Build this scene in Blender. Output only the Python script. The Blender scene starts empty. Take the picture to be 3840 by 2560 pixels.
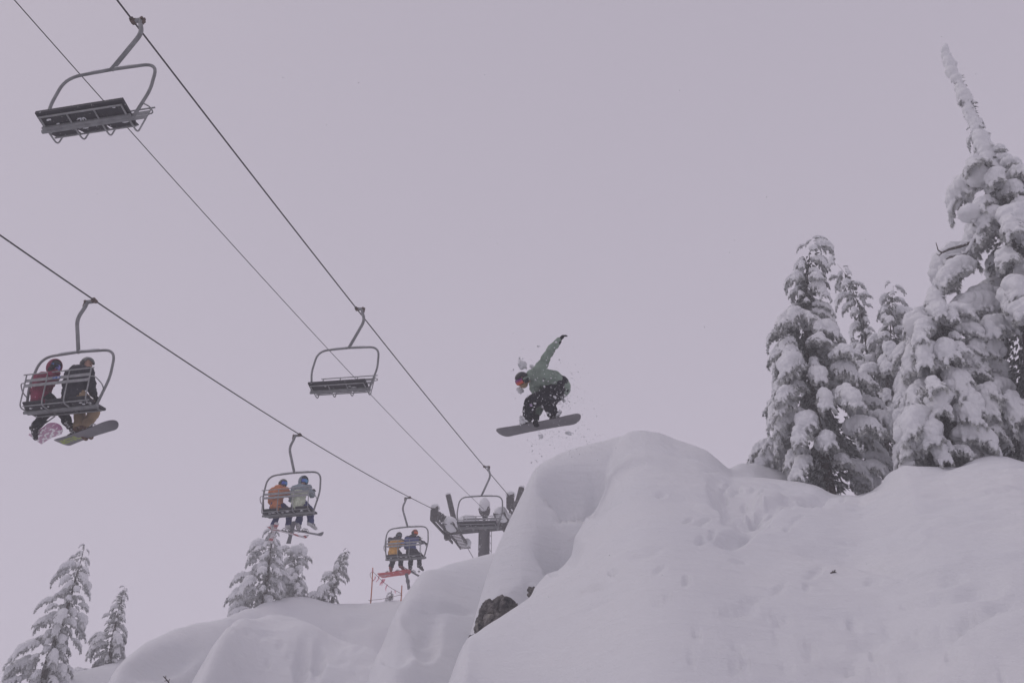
import bpy, bmesh, math, random
import numpy as np
from mathutils import Vector, Matrix, noise as mnoise

D = bpy.data
SC = bpy.context.scene
COL = SC.collection
R = math.radians
rng = random.Random(7)

# ------------------------------------------------------------------ camera
W0, H0, F0, PITCH = 3840.0, 2560.0, 3700.0, R(34.766)
SP, CP = math.sin(PITCH), math.cos(PITCH)
cam_data = D.cameras.new('camera')
cam_data.sensor_width = 36.0
cam_data.lens = 36.0 * F0 / W0
cam_data.clip_start = 0.1
cam_data.clip_end = 2000.0
cam = D.objects.new('camera', cam_data)
COL.objects.link(cam)
cam.rotation_euler = (math.pi / 2 + PITCH, 0, 0)
SC.camera = cam

# ------------------------------------------------------------------ world, sun, exposure
SUN_EL, SUN_AZ = R(58), R(-75)          # azimuth measured from +y towards +x (sun to the left)
world = D.worlds.new('World')
SC.world = world
world.use_nodes = True
nt = world.node_tree
nt.nodes.clear()
wo = nt.nodes.new('ShaderNodeOutputWorld')
bgn = nt.nodes.new('ShaderNodeBackground')
sky = nt.nodes.new('ShaderNodeTexSky')
sky.sky_type = 'NISHITA'
sky.sun_disc = False
sky.sun_elevation = SUN_EL
sky.sun_rotation = SUN_AZ
sky.dust_density = 6.0
sky.air_density = 1.5
bgn.inputs['Strength'].default_value = 0.10
mixn = nt.nodes.new('ShaderNodeMix')
mixn.data_type = 'RGBA'
mixn.inputs['Factor'].default_value = 0.97      # cloud deck over the clear sky
mixn.inputs['B'].default_value = (4.66, 4.26, 5.05, 1)
nt.links.new(sky.outputs['Color'], mixn.inputs['A'])
# the cloud is a little paler towards the horizon than overhead
wtc = nt.nodes.new('ShaderNodeTexCoord'); wsep = nt.nodes.new('ShaderNodeSeparateXYZ'); wmr = nt.nodes.new('ShaderNodeMapRange')
wmr.inputs['From Min'].default_value = 0.3; wmr.inputs['From Max'].default_value = 0.85
wmr.inputs['To Min'].default_value = 1.15; wmr.inputs['To Max'].default_value = 0.95
wmul = nt.nodes.new('ShaderNodeVectorMath'); wmul.operation = 'SCALE'
nt.links.new(wtc.outputs['Generated'], wsep.inputs[0]); nt.links.new(wsep.outputs['Z'], wmr.inputs['Value'])
nt.links.new(mixn.outputs['Result'], wmul.inputs[0]); nt.links.new(wmr.outputs[0], wmul.inputs['Scale'])
nt.links.new(wmul.outputs[0], bgn.inputs['Color'])
nt.links.new(bgn.outputs['Background'], wo.inputs['Surface'])

sl = D.lights.new('sun', 'SUN')
sl.energy = 0.5
sl.angle = R(35)
sl.color = (1.0, 0.95, 0.93)
sun = D.objects.new('sun', sl)
COL.objects.link(sun)
sd = Vector((math.sin(SUN_AZ) * math.cos(SUN_EL), math.cos(SUN_AZ) * math.cos(SUN_EL), math.sin(SUN_EL)))
sun.rotation_euler = (-sd).to_track_quat('-Z', 'Y').to_euler()

SC.view_settings.view_transform = 'Standard'
SC.view_settings.look = 'None'
SC.view_settings.exposure = 0.0
SC.view_settings.gamma = 1.0
SC.view_settings.use_curve_mapping = False
SC.render.engine = 'CYCLES'
SC.cycles.use_denoising = True
SC.cycles.max_bounces = 6
SC.cycles.diffuse_bounces = 4
SC.cycles.glossy_bounces = 2
SC.cycles.transmission_bounces = 2
SC.cycles.volume_bounces = 2
SC.cycles.transparent_max_bounces = 4
SC.cycles.use_adaptive_sampling = True
SC.cycles.adaptive_threshold = 0.015

# ------------------------------------------------------------------ helpers
def ray(px, py):
    xc, yc = (px - W0 / 2) / F0, -(py - H0 / 2) / F0
    return Vector((xc, CP - SP * yc, SP + CP * yc))

def at(px, py, Z):
    """point seen at photograph pixel px,py, Z metres along the optical axis"""
    return ray(px, py) * Z

def at_r(px, py, r):
    d = ray(px, py)
    return d * (r / math.hypot(d.x, d.y))

def project(P):
    x, y, z = P
    zc = y * CP + z * SP
    yc = -y * SP + z * CP
    return W0 / 2 + F0 * x / zc, H0 / 2 - F0 * yc / zc

class MB:
    def __init__(s):
        s.v = []; s.f = []
    def add(s, verts, faces):
        o = len(s.v)
        s.v.extend([tuple(p) for p in verts])
        s.f.extend([tuple(i + o for i in f) for f in faces])
        return s
    def box(s, c, ax, ay, az, hx, hy, hz):
        c, ax, ay, az = map(Vector, (c, ax, ay, az))
        vs = [c + ax * (i * hx) + ay * (j * hy) + az * (k * hz) for i in (-1, 1) for j in (-1, 1) for k in (-1, 1)]
        return s.add(vs, [(0, 1, 3, 2), (4, 6, 7, 5), (0, 4, 5, 1), (2, 3, 7, 6), (0, 2, 6, 4), (1, 5, 7, 3)])
    def bx(s, x0, x1, y0, y1, z0, z1):
        return s.box(((x0 + x1) / 2, (y0 + y1) / 2, (z0 + z1) / 2), (1, 0, 0), (0, 1, 0), (0, 0, 1), (x1 - x0) / 2, (y1 - y0) / 2, (z1 - z0) / 2)
    def beam(s, a, b, w, h, up=(0, 0, 1)):
        a, b = Vector(a), Vector(b)
        d = (b - a); L = d.length; d.normalize()
        u = Vector(up); sdv = d.cross(u)
        if sdv.length < 1e-4: sdv = d.cross(Vector((1, 0, 0)))
        sdv.normalize(); u = sdv.cross(d)
        return s.box((a + b) / 2, d, sdv, u, L / 2, w / 2, h / 2)
    def tube(s, pts, rad, n=8, caps=True):
        pts = [Vector(p) for p in pts]
        m = len(pts)
        rads = rad if isinstance(rad, (list, tuple)) else [rad] * m
        t0 = (pts[1] - pts[0]).normalized()
        a = t0.orthogonal().normalized()
        vs, fs = [], []
        for i, p in enumerate(pts):
            t = (pts[min(i + 1, m - 1)] - pts[max(i - 1, 0)]).normalized()
            a = (a - t * a.dot(t))
            a = a.normalized() if a.length > 1e-6 else t.orthogonal().normalized()
            b = t.cross(a)
            for k in range(n):
                an = 2 * math.pi * k / n
                vs.append(p + (a * math.cos(an) + b * math.sin(an)) * rads[i])
        for i in range(m - 1):
            for k in range(n):
                k2 = (k + 1) % n
                fs.append((i * n + k, i * n + k2, (i + 1) * n + k2, (i + 1) * n + k))
        if caps:
            fs.append(tuple(range(n - 1, -1, -1)))
            fs.append(tuple((m - 1) * n + k for k in range(n)))
        return s.add(vs, fs)
    def ball(s, c, rx, ry=None, rz=None, nu=12, nv=8, jit=0.0, seed=0):
        ry = ry or rx; rz = rz or rx
        vs = [(0, 0, 1)]; fs = []
        for j in range(1, nv):
            th = math.pi * j / nv
            for i in range(nu):
                ph = 2 * math.pi * i / nu
                vs.append((math.sin(th) * math.cos(ph), math.sin(th) * math.sin(ph), math.cos(th)))
        vs.append((0, 0, -1)); last = len(vs) - 1
        for i in range(nu):
            fs.append((0, 1 + i, 1 + (i + 1) % nu))
            fs.append((last, last - nu + (i + 1) % nu, last - nu + i))
        for j in range(nv - 2):
            for i in range(nu):
                a = 1 + j * nu + i; b = 1 + j * nu + (i + 1) % nu
                fs.append((a, a + nu, b + nu, b))
        out = []
        for v in vs:
            k = 1.0
            if jit:
                k += jit * mnoise.noise(Vector(v) * 2.1 + Vector((seed * 3.7, seed * 1.3, 0)))
            out.append((c[0] + v[0] * rx * k, c[1] + v[1] * ry * k, c[2] + v[2] * rz * k))
        return s.add(out, fs)
    def mesh(s, name, smooth=False):
        me = D.meshes.new(name)
        me.from_pydata(s.v, [], s.f)
        me.update()
        if smooth:
            me.shade_smooth()
        return me
    def build(s, name, mat, parent=None, smooth=False):
        return obj(name, s.mesh(name, smooth), mat, parent)

def obj(name, me, mat, parent=None):
    o = D.objects.new(name, me)
    COL.objects.link(o)
    if mat is not None:
        if isinstance(mat, (list, tuple)):
            if not me.materials:
                for m in mat: me.materials.append(m)
        elif not me.materials:
            me.materials.append(mat)
    if parent is not None:
        o.parent = parent
    return o

def empty(name, loc=(0, 0, 0), mat=None):
    o = D.objects.new(name, None)
    o.empty_display_size = 0.2
    COL.objects.link(o)
    if mat is not None: o.matrix_world = mat
    else: o.location = loc
    return o

def tag(o, label=None, cat=None, group=None, kind=None):
    if label: o['label'] = label
    if cat: o['category'] = cat
    if group: o['group'] = group
    if kind: o['kind'] = kind
    return o

def catmull(pts, n=6):
    pts = [Vector(p) for p in pts]
    P = [pts[0] * 2 - pts[1]] + pts + [pts[-1] * 2 - pts[-2]]
    out = []
    for i in range(1, len(P) - 2):
        p0, p1, p2, p3 = P[i - 1], P[i], P[i + 1], P[i + 2]
        for k in range(n):
            t = k / n
            out.append(0.5 * ((2 * p1) + (p2 - p0) * t + (2 * p0 - 5 * p1 + 4 * p2 - p3) * t * t + (3 * p1 - p0 - 3 * p2 + p3) * t ** 3))
    out.append(P[-2])
    return out

def fillet(pts, r, n=5):
    """polyline with rounded corners"""
    pts = [Vector(p) for p in pts]
    rs = r if isinstance(r, (list, tuple)) else [r] * len(pts)
    out = [pts[0]]
    for i in range(1, len(pts) - 1):
        a, b, c = pts[i - 1], pts[i], pts[i + 1]
        d1 = min(rs[i], (a - b).length * .48); d2 = min(rs[i], (c - b).length * .48)
        p, q = b + (a - b).normalized() * d1, b + (c - b).normalized() * d2
        for k in range(n + 1):
            t = k / n
            out.append(p * (1 - t) ** 2 + b * 2 * t * (1 - t) + q * t * t)
    out.append(pts[-1])
    return out

BENCH = D.scenes.new('bench')          # scratch scene where modifiers are evaluated, removed at the end
def evaluated_mesh(o):
    """mesh of an unlinked object with its modifiers applied"""
    BENCH.collection.objects.link(o)
    with bpy.context.temp_override(scene=BENCH, view_layer=BENCH.view_layers[0]):
        dg = bpy.context.evaluated_depsgraph_get(); dg.update()
        me = D.meshes.new_from_object(o.evaluated_get(dg))
    D.objects.remove(o)
    return me

def wrinkle(me, amp, fn):
    """move every vertex along its normal by amp * fn(position)"""
    n = len(me.vertices); co = np.empty(n * 3, np.float32); no = np.empty(n * 3, np.float32)
    me.vertices.foreach_get('co', co); me.vertices.foreach_get('normal', no)
    co = co.reshape(-1, 3); k = np.array([fn(Vector(c)) for c in co.tolist()], np.float32)
    me.vertices.foreach_set('co', (co + no.reshape(-1, 3) * (amp * k)[:, None]).ravel())

def remesh(mb, voxel, name, smooth=3, disp=.012, freq=7.0):
    me = mb.mesh(name)
    o = D.objects.new('tmp', me)
    m = o.modifiers.new('r', 'REMESH'); m.mode = 'VOXEL'; m.voxel_size = voxel
    s = o.modifiers.new('s', 'SMOOTH'); s.factor = .5; s.iterations = smooth
    out = evaluated_mesh(o); D.meshes.remove(me)
    out.name = name
    wrinkle(out, disp, lambda p: mnoise.fractal(p * freq, 1.0, 2.0, 3))
    out.update(); out.shade_smooth(); out.materials.clear()
    return out


# ------------------------------------------------------------------ materials
def mat_new(name):
    m = D.materials.new(name)
    m.use_nodes = True
    nt = m.node_tree
    b = nt.nodes['Principled BSDF']
    return m, nt, b

def N(nt, t, **kw):
    n = nt.nodes.new(t)
    for k, v in kw.items():
        if k in n.inputs: n.inputs[k].default_value = v
        else: setattr(n, k, v)
    return n

def plain(name, col, rough=.6, metal=0, var=.15, scale=8, bump=0.0, snow=0.0, snow_scale=30, snow_th=.62, spec=.4):
    """painted / fabric surface with tonal variation, optional flecks of stuck snow"""
    m, nt, b = mat_new(name)
    tc = N(nt, 'ShaderNodeTexCoord')
    nz = N(nt, 'ShaderNodeTexNoise', Scale=scale, Detail=5.0)
    nt.links.new(tc.outputs['Object'], nz.inputs['Vector'])
    rp = N(nt, 'ShaderNodeValToRGB')
    c0 = [max(0, c * (1 - var)) for c in col]; c1 = [min(1, c * (1 + var)) for c in col]
    rp.color_ramp.elements[0].position = .3; rp.color_ramp.elements[0].color = (*c0, 1)
    rp.color_ramp.elements[1].position = .7; rp.color_ramp.elements[1].color = (*c1, 1)
    nt.links.new(nz.outputs['Fac'], rp.inputs['Fac'])
    out = rp.outputs['Color']
    if snow > 0:
        n2 = N(nt, 'ShaderNodeTexNoise', Scale=snow_scale, Detail=3.0, Roughness=.65)
        nt.links.new(tc.outputs['Object'], n2.inputs['Vector'])
        r2 = N(nt, 'ShaderNodeValToRGB')
        r2.color_ramp.elements[0].position = snow_th; r2.color_ramp.elements[0].color = (0, 0, 0, 1)
        r2.color_ramp.elements[1].position = min(1, snow_th + .06); r2.color_ramp.elements[1].color = (snow, snow, snow, 1)
        nt.links.new(n2.outputs['Fac'], r2.inputs['Fac'])
        mx = N(nt, 'ShaderNodeMix', data_type='RGBA')
        mx.inputs['B'].default_value = (.78, .78, .8, 1)
        nt.links.new(r2.outputs['Color'], mx.inputs['Factor'])
        nt.links.new(out, mx.inputs['A'])
        out = mx.outputs['Result']
    nt.links.new(out, b.inputs['Base Color'])
    b.inputs['Roughness'].default_value = rough
    b.inputs['Metallic'].default_value = metal
    b.inputs['Specular IOR Level'].default_value = spec
    if bump:
        bp = N(nt, 'ShaderNodeBump', Strength=bump, Distance=.01)
        n3 = N(nt, 'ShaderNodeTexNoise', Scale=scale * 6, Detail=4.0)
        nt.links.new(tc.outputs['Object'], n3.inputs['Vector'])
        nt.links.new(n3.outputs['Fac'], bp.inputs['Height'])
        nt.links.new(bp.outputs['Normal'], b.inputs['Normal'])
    return m

def snow_material(name, col=(.745, .75, .765), b1=.25, b2=.5, b3=.55):
    m, nt, b = mat_new(name)
    geo = N(nt, 'ShaderNodeNewGeometry')
    n1 = N(nt, 'ShaderNodeTexNoise', Scale=.55, Detail=4.0)
    nt.links.new(geo.outputs['Position'], n1.inputs['Vector'])
    rp = N(nt, 'ShaderNodeValToRGB')
    rp.color_ramp.elements[0].position = .3; rp.color_ramp.elements[0].color = (col[0] * .965, col[1] * .972, col[2] * .985, 1)
    rp.color_ramp.elements[1].position = .7; rp.color_ramp.elements[1].color = (*col, 1)
    nt.links.new(n1.outputs['Fac'], rp.inputs['Fac'])
    nt.links.new(rp.outputs['Color'], b.inputs['Base Color'])
    b.inputs['Roughness'].default_value = .85
    b.inputs['Specular IOR Level'].default_value = .15
    n2 = N(nt, 'ShaderNodeTexNoise', Scale=3.2, Detail=6.0, Roughness=.6)
    n3 = N(nt, 'ShaderNodeTexNoise', Scale=34.0, Detail=4.0, Roughness=.7)
    for n in (n2, n3): nt.links.new(geo.outputs['Position'], n.inputs['Vector'])
    mp = N(nt, 'ShaderNodeMapping'); mp.inputs['Scale'].default_value = (1.1, 1.6, 7.5)
    n4 = N(nt, 'ShaderNodeTexNoise', Scale=1.0, Detail=6.0, Roughness=.62)
    nt.links.new(geo.outputs['Position'], mp.inputs[0]); nt.links.new(mp.outputs[0], n4.inputs['Vector'])
    br = N(nt, 'ShaderNodeBump', Strength=b3, Distance=.06)
    nt.links.new(n4.outputs['Fac'], br.inputs['Height'])
    bp = N(nt, 'ShaderNodeBump', Strength=b1, Distance=.10)
    bq = N(nt, 'ShaderNodeBump', Strength=b2, Distance=.012)
    nt.links.new(n2.outputs['Fac'], bp.inputs['Height']); nt.links.new(br.outputs['Normal'], bp.inputs['Normal'])
    nt.links.new(n3.outputs['Fac'], bq.inputs['Height'])
    nt.links.new(bp.outputs['Normal'], bq.inputs['Normal'])
    nt.links.new(bq.outputs['Normal'], b.inputs['Normal'])
    return m

M = {}
M['snow'] = snow_material('snow')
M['snow_cap'] = snow_material('snow_cap', (.77, .775, .785), .15, .3)
M['galv'] = plain('galvanised_steel', (.215, .22, .225), .6, .2, .22, 9, .15, .75, 45, .68)
M['galv_thin'] = plain('galvanised_tube', (.28, .285, .29), .6, .2, .2, 12, .1, .7, 60, .66)
M['rust'] = plain('rusty_grip_steel', (.11, .075, .06), .8, .2, .4, 30, .3)
M['pad'] = plain('seat_pad_vinyl', (.018, .017, .024), .55, 0, .3, 20, .2, .8, 26, .655)
M['rope'] = plain('steel_rope', (.045, .04, .045), .6, .3, .2, 30)
M['tower'] = plain('tower_steel', (.075, .072, .08), .7, .2, .2, 3, .2, .8, 16, .66)
M['tower_dk'] = plain('sheave_steel', (.05, .045, .045), .7, .2, .35, 9, .3, .7, 14, .6)
M['white_paint'] = plain('white_paint', (.75, .75, .77), .6, 0, .05)
M['grip_arm'] = M['galv']
# ------------------------------------------------------------------ terrain: one polar height sheet
_tab = np.random.RandomState(11).rand(256, 256)
def vnoise(x, y):
    xi = np.floor(x).astype(int); yi = np.floor(y).astype(int)
    fx = x - xi; fy = y - yi
    fx = fx * fx * fx * (fx * (fx * 6 - 15) + 10); fy = fy * fy * fy * (fy * (fy * 6 - 15) + 10)
    a = _tab[xi % 256, yi % 256]; b = _tab[(xi + 1) % 256, yi % 256]
    c = _tab[xi % 256, (yi + 1) % 256]; d = _tab[(xi + 1) % 256, (yi + 1) % 256]
    return (a * (1 - fx) + b * fx) * (1 - fy) + (c * (1 - fx) + d * fx) * fy - .5
def fbm(x, y, o=4, g=.5):
    s = 0; a = 1; f = 1
    for k in range(o):
        s = s + a * vnoise(x * f + 17.3 * k, y * f + 5.1 * k); a *= g; f *= 2.03
    return s

# crest lines of the slopes: photograph pixel and horizontal distance in metres
CREST_MAIN = [(1640, 2950, 15.5), (1700, 2660, 15.8), (1738, 2480, 16), (1762, 2380, 16.1), (1790, 2280, 16.3), (1825, 2160, 16.6), (1862, 2050, 16.9),
              (1910, 1945, 17.2), (1955, 1850, 17.5), (1985, 1780, 17.8), (2008, 1738, 18.0), (2040, 1712, 18.2), (2085, 1690, 18.4), (2150, 1668, 18.6), (2230, 1652, 18.8),
              (2300, 1638, 19), (2345, 1633, 19), (2400, 1640, 19), (2470, 1655, 19), (2530, 1680, 19), (2600, 1698, 19), (2652, 1712, 19),
              (2690, 1745, 19), (2725, 1768, 19.2), (2752, 1757, 19.6), (2785, 1737, 20), (2830, 1735, 20.2), (2872, 1748, 20.4), (2930, 1765, 20.6), (3000, 1788, 21),
              (3060, 1808, 21), (3130, 1832, 20.6), (3200, 1846, 20), (3262, 1838, 19.2), (3300, 1805, 18.6), (3340, 1772, 18.3), (3395, 1748, 18.2),
              (3460, 1752, 18.4), (3540, 1757, 18.8), (3600, 1752, 19), (3660, 1728, 19), (3720, 1714, 19), (3780, 1722, 19), (3840, 1745, 19), (4000, 1770, 19),
              (4400, 1800, 19), (5200, 1900, 20)]
CREST_FORE = [(1100, 3600, 6), (1450, 3050, 7), (1600, 2760, 8), (1690, 2560, 9), (1722, 2462, 9.6), (1752, 2405, 10), (1800, 2375, 10.6), (1870, 2325, 11.3), (1940, 2268, 12),
              (2010, 2195, 12.8), (2070, 2125, 13.4), (2120, 2060, 14), (2165, 1992, 14.6), (2205, 1920, 15.3), (2242, 1850, 16), (2280, 1780, 16.8), (2320, 1722, 17.6), (2365, 1684, 18.2),
              (2420, 1668, 18.6), (2480, 1676, 18.7), (2540, 1696, 18.7), (2610, 1712, 18.7), (2670, 1740, 18.6), (2740, 1785, 18.6), (2850, 1790, 18.8), (3000, 1815, 19), (3130, 1846, 19),
              (3220, 1856, 18.6), (3300, 1820, 18), (3400, 1770, 17.8), (3540, 1768, 18), (3660, 1745, 18.2), (3780, 1738, 18.2), (3900, 1760, 18.2), (4400, 1810, 18), (5200, 1910, 19)]
CREST_MID = [(1150, 3100, 16), (1270, 2800, 16.5), (1370, 2570, 17), (1412, 2460, 17.6), (1455, 2360, 18.2), (1500, 2270, 18.8), (1535, 2212, 19.4), (1575, 2166, 20),
             (1620, 2134, 20.6), (1680, 2110, 21.2), (1760, 2092, 21.8), (1850, 2076, 22.4), (1950, 2062, 23), (2100, 2060, 23), (2400, 2060, 23), (2700, 2060, 23)]
CREST_FAR = [(250, 2760, 23), (330, 2660, 24), (400, 2565, 25), (430, 2510, 26), (475, 2455, 27), (540, 2400, 28.5), (620, 2362, 30), (720, 2335, 31.5), (830, 2318, 33),
             (900, 2288, 34.5), (980, 2262, 36), (1050, 2247, 37), (1130, 2240, 37.5), (1220, 2246, 38), (1320, 2248, 38), (1420, 2252, 38), (1520, 2252, 38),
             (1650, 2255, 38), (1900, 2255, 38), (2200, 2255, 38), (2600, 2260, 38)]
CREST_PILLOW = [(560, 2800, 22), (660, 2640, 23), (735, 2530, 24), (772, 2460, 25), (805, 2400, 26), (840, 2352, 27), (885, 2318, 28.5), (950, 2302, 30), (1030, 2302, 31), (1130, 2320, 31),
                (1300, 2380, 31), (1500, 2470, 30), (1700, 2560, 28)]
CREST_EDGE = [(-700, 2800, 30), (-300, 2700, 31), (0, 2610, 32), (120, 2572, 33), (200, 2545, 34), (300, 2515, 35), (380, 2494, 36), (455, 2470, 37), (560, 2450, 38), (800, 2440, 39), (1200, 2440, 39)]

def crest(tab):
    ph, ta, rr = [], [], []
    for px, py, r in tab:
        d = ray(px, py); h = math.hypot(d.x, d.y)
        ph.append(math.atan2(d.x, d.y)); ta.append(d.z / h); rr.append(r)
    return np.array(ph), np.array(ta), np.array(rr)

def lookup(tab, phi, lo_left=-.5, lo_right=None, sm=.55):
    p, t, r = crest(tab)
    n = 4000
    g = np.linspace(p[0], p[-1], n)
    tt = np.interp(g, p, t); rr = np.interp(g, p, r)
    w = max(3, int(R(sm) / ((p[-1] - p[0]) / n)))      # light smoothing of the polyline
    k = np.hanning(w + 2); k /= k.sum()
    tt = np.convolve(np.pad(tt, (len(k), len(k)), 'edge'), k, 'same')[len(k):-len(k)]
    rr = np.convolve(np.pad(rr, (len(k), len(k)), 'edge'), k, 'same')[len(k):-len(k)]
    T = np.interp(phi, g, tt); RR = np.interp(phi, g, rr)
    T = np.where(phi < p[0], t[0] - (p[0] - phi) * 2.2, T)
    T = np.where(phi > p[-1], t[-1] - (phi - p[-1]) * (.25 if lo_right is None else lo_right), T)
    return T, RR

def smax(a, b, k):
    h = np.clip(.5 + .5 * (a - b) / k, 0, 1)
    return b * (1 - h) + a * h + k * h * (1 - h)

def terrain_tau(phi, r):
    z0, r0 = -1.55, 2.5
    # base: the hillside falling away to the left
    tau = (z0 + .20 * np.clip(r - r0, 0, 36) * np.clip(1.2 - np.abs(phi) * .55, .1, 1)) / np.maximum(r, .5)
    def mound(tau, tab, kf, rho, kb, k, lo_right=None, rhob=1.2, sm=.55):
        T, RR = lookup(tab, phi, lo_right=lo_right, sm=sm)
        d = RR - r
        f = np.where(d > 0, kf * (np.sqrt(d * d + rho * rho) - rho), kb * (np.sqrt(d * d + rhob * rhob) - rhob))
        return smax(tau, T - f, k)
    tau = mound(tau, CREST_EDGE, .022, 3, .03, .004, 3)
    tau = mound(tau, CREST_FAR, .030, 2.5, .03, .004, 3)
    tau = mound(tau, CREST_PILLOW, .034, 4.0, .022, .03, 3, 4.0, 2.2)
    tau = mound(tau, CREST_MID, .040, 2.2, .05, .003, 3)
    tau = mound(tau, CREST_MAIN, .125, 2.2, .04, .004)
    # near face: convex slope from the camera's feet to its own rollover
    T, RR = lookup(CREST_FORE, phi)
    Ts, Rs = lookup(CREST_FORE, phi, sm=7.0)
    zs_ = z0 + (Ts * Rs - z0) * (r - r0) / (Rs - r0) * (1.22 - .22 * (r - r0) / (Rs - r0))
    zc = T * RR
    t = (r - r0) / (RR - r0)
    A = zc - z0; e = T * (RR - r0)          # slope at the crest equals the sight line
    b2 = e - A; a2 = A - b2
    zf = z0 + a2 * t + b2 * t * t
    w = np.clip((t - .35) / .5, 0, 1); w = w * w * (3 - 2 * w)
    zf = zf * w + zs_ * (1 - w)
    tf = np.where(r < RR, zf / np.maximum(r, .5), T - .055 * (np.sqrt((r - RR) ** 2 + 1.5) - 1.225))
    tf = np.where(r < r0, -9, tf)
    right = np.clip((phi - R(3.4)) / R(4.5), 0, 1)
    tau = smax(tau, tf, .004 + .06 * right * (1 - .85 * np.clip((phi - R(11)) / R(6), 0, 1)))
    near = z0 / np.maximum(r, .3)
    tau = np.where(r < r0, near, tau)
    return tau

# hollows scooped out of the faces: (azimuth, elevation tangent, widths, metres pushed back)
DENTS = []
def dent(px, py, wx, wy, push, ang=0.0):
    d = ray(px, py); h = math.hypot(d.x, d.y)
    if px > 2400:                       # shallow enough to stay a mark in the surface
        lim = (3.2 if py < 2040 else 1.7) * wy * 15 / F0 / .55; push = max(-lim, min(lim, push))
    if px < 1400: lim = 1.8 * wy * 27 / F0 / .55; push = max(-lim, min(lim, push))
    DENTS.append((math.atan2(d.x, d.y), d.z / h, wx / F0 / h, wy / F0 * 1.35, push, ang))
dent(2150, 1815, 95, 55, .75); dent(2195, 1892, 85, 34, .55, .3); dent(2240, 1800, 40, 40, .35); dent(2100, 2055, 70, 50, .6); dent(2130, 2020, 40, 50, .4, -.6)
dent(2060, 2140, 70, 14, .25, .8); dent(1960, 2225, 60, 20, .3, .7)
dent(1580, 2305, 62, 38, .55); dent(1600, 2390, 42, 50, .45); dent(1705, 2272, 55, 12, .3)
dent(1135, 2475, 26, 48, .8); dent(1195, 2465, 22, 42, .6); dent(1265, 2380, 50, 30, .5); dent(1340, 2325, 40, 14, .5); dent(1040, 2330, 60, 12, .4)
dent(620, 2470, 110, 30, .6, .5); dent(1480, 2420, 60, 40, .5)
dent(2775, 1895, 70, 50, .40); dent(2745, 2012, 55, 16, .40); dent(2810, 1960, 50, 26, .28); dent(2875, 1920, 40, 22, .3); dent(2640, 2010, 40, 9, .2, .5)
dent(2960, 1900, 110, 20, .35); dent(3060, 1885, 60, 25, .3, -.4); dent(3010, 1870, 70, 10, .3)
dent(3130, 2075, 110, 16, .28, -.3); dent(3290, 2122, 120, 11, .6, -.4); dent(3460, 2165, 120, 12, .85, -.02); dent(3560, 2205, 110, 12, .25, .05); dent(3665, 2190, 75, 20, .8); dent(3790, 2225, 80, 20, .3, .1)
dent(3640, 2320, 130, 10, .45, .5); dent(3540, 2370, 90, 10, .12, .4); dent(3195, 2325, 20, 14, .15); dent(2930, 2315, 30, 11, .10, .3); dent(3400, 2380, 70, 12, .16, -.2); dent(3260, 2400, 60, 14, .2); dent(3560, 2445, 18, 12, .2)
dent(3180, 2500, 60, 12, .12); dent(2760, 2290, 60, 10, .12); dent(2420, 2070, 60, 9, .10, .3);
dent(3330, 1960, 200, 60, .12, .1); dent(3600, 2000, 160, 40, .12, .1)
dent(2165, 1975, 55, 34, -.9); dent(2300, 1735, 55, 40, -.55); dent(2045, 2185, 45, 28, -.5); dent(2700, 1870, 30, 60, .3, .15); dent(3200, 1835, 120, 18, .4); dent(3560, 1775, 110, 10, .3)
_q = random.Random(77)
for _i in range(34): dent(_q.gauss(2770, 75), _q.gauss(1935, 55), _q.uniform(7, 24), _q.uniform(4, 11), _q.choice((1, 1, -1)) * _q.uniform(.12, .38), _q.uniform(-.6, .6))
for _i in range(26): dent(_q.gauss(2990, 110), _q.gauss(1890, 30), _q.uniform(9, 32), _q.uniform(3, 7), _q.choice((1, -1)) * _q.uniform(.10, .30), _q.uniform(-.4, .5))
for _i in range(70): dent(_q.uniform(2450, 3840), 2050 + 500 * _q.random() ** .8, _q.uniform(10, 42), _q.uniform(5, 10), _q.choice((1, 1, -1)) * _q.uniform(.06, .22), _q.uniform(-.3, .6))
for _i in range(26): dent(min(1370, _q.gauss(1160, 120)), _q.gauss(2420, 60), _q.uniform(10, 35), _q.uniform(4, 10), _q.uniform(.15, .5), _q.uniform(-.4, .4))
for _i in range(22): dent(_q.uniform(2020, 2700), _q.uniform(1720, 2300), _q.uniform(14, 60), _q.uniform(3, 7), _q.choice((1, -1)) * _q.uniform(.05, .14), _q.uniform(-.1, .5))
BUMPS = []
def bump_at(px, py, r, ra, rb, h, ang=0.0):
    p = at_r(px, py, r); BUMPS.append((p.x, p.y, ra, rb, h, ang))
bump_at(3390, 1800, 16.9, .40, .55, .16)
bump_at(2790, 1760, 19.6, .35, .4, .12)

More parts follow.
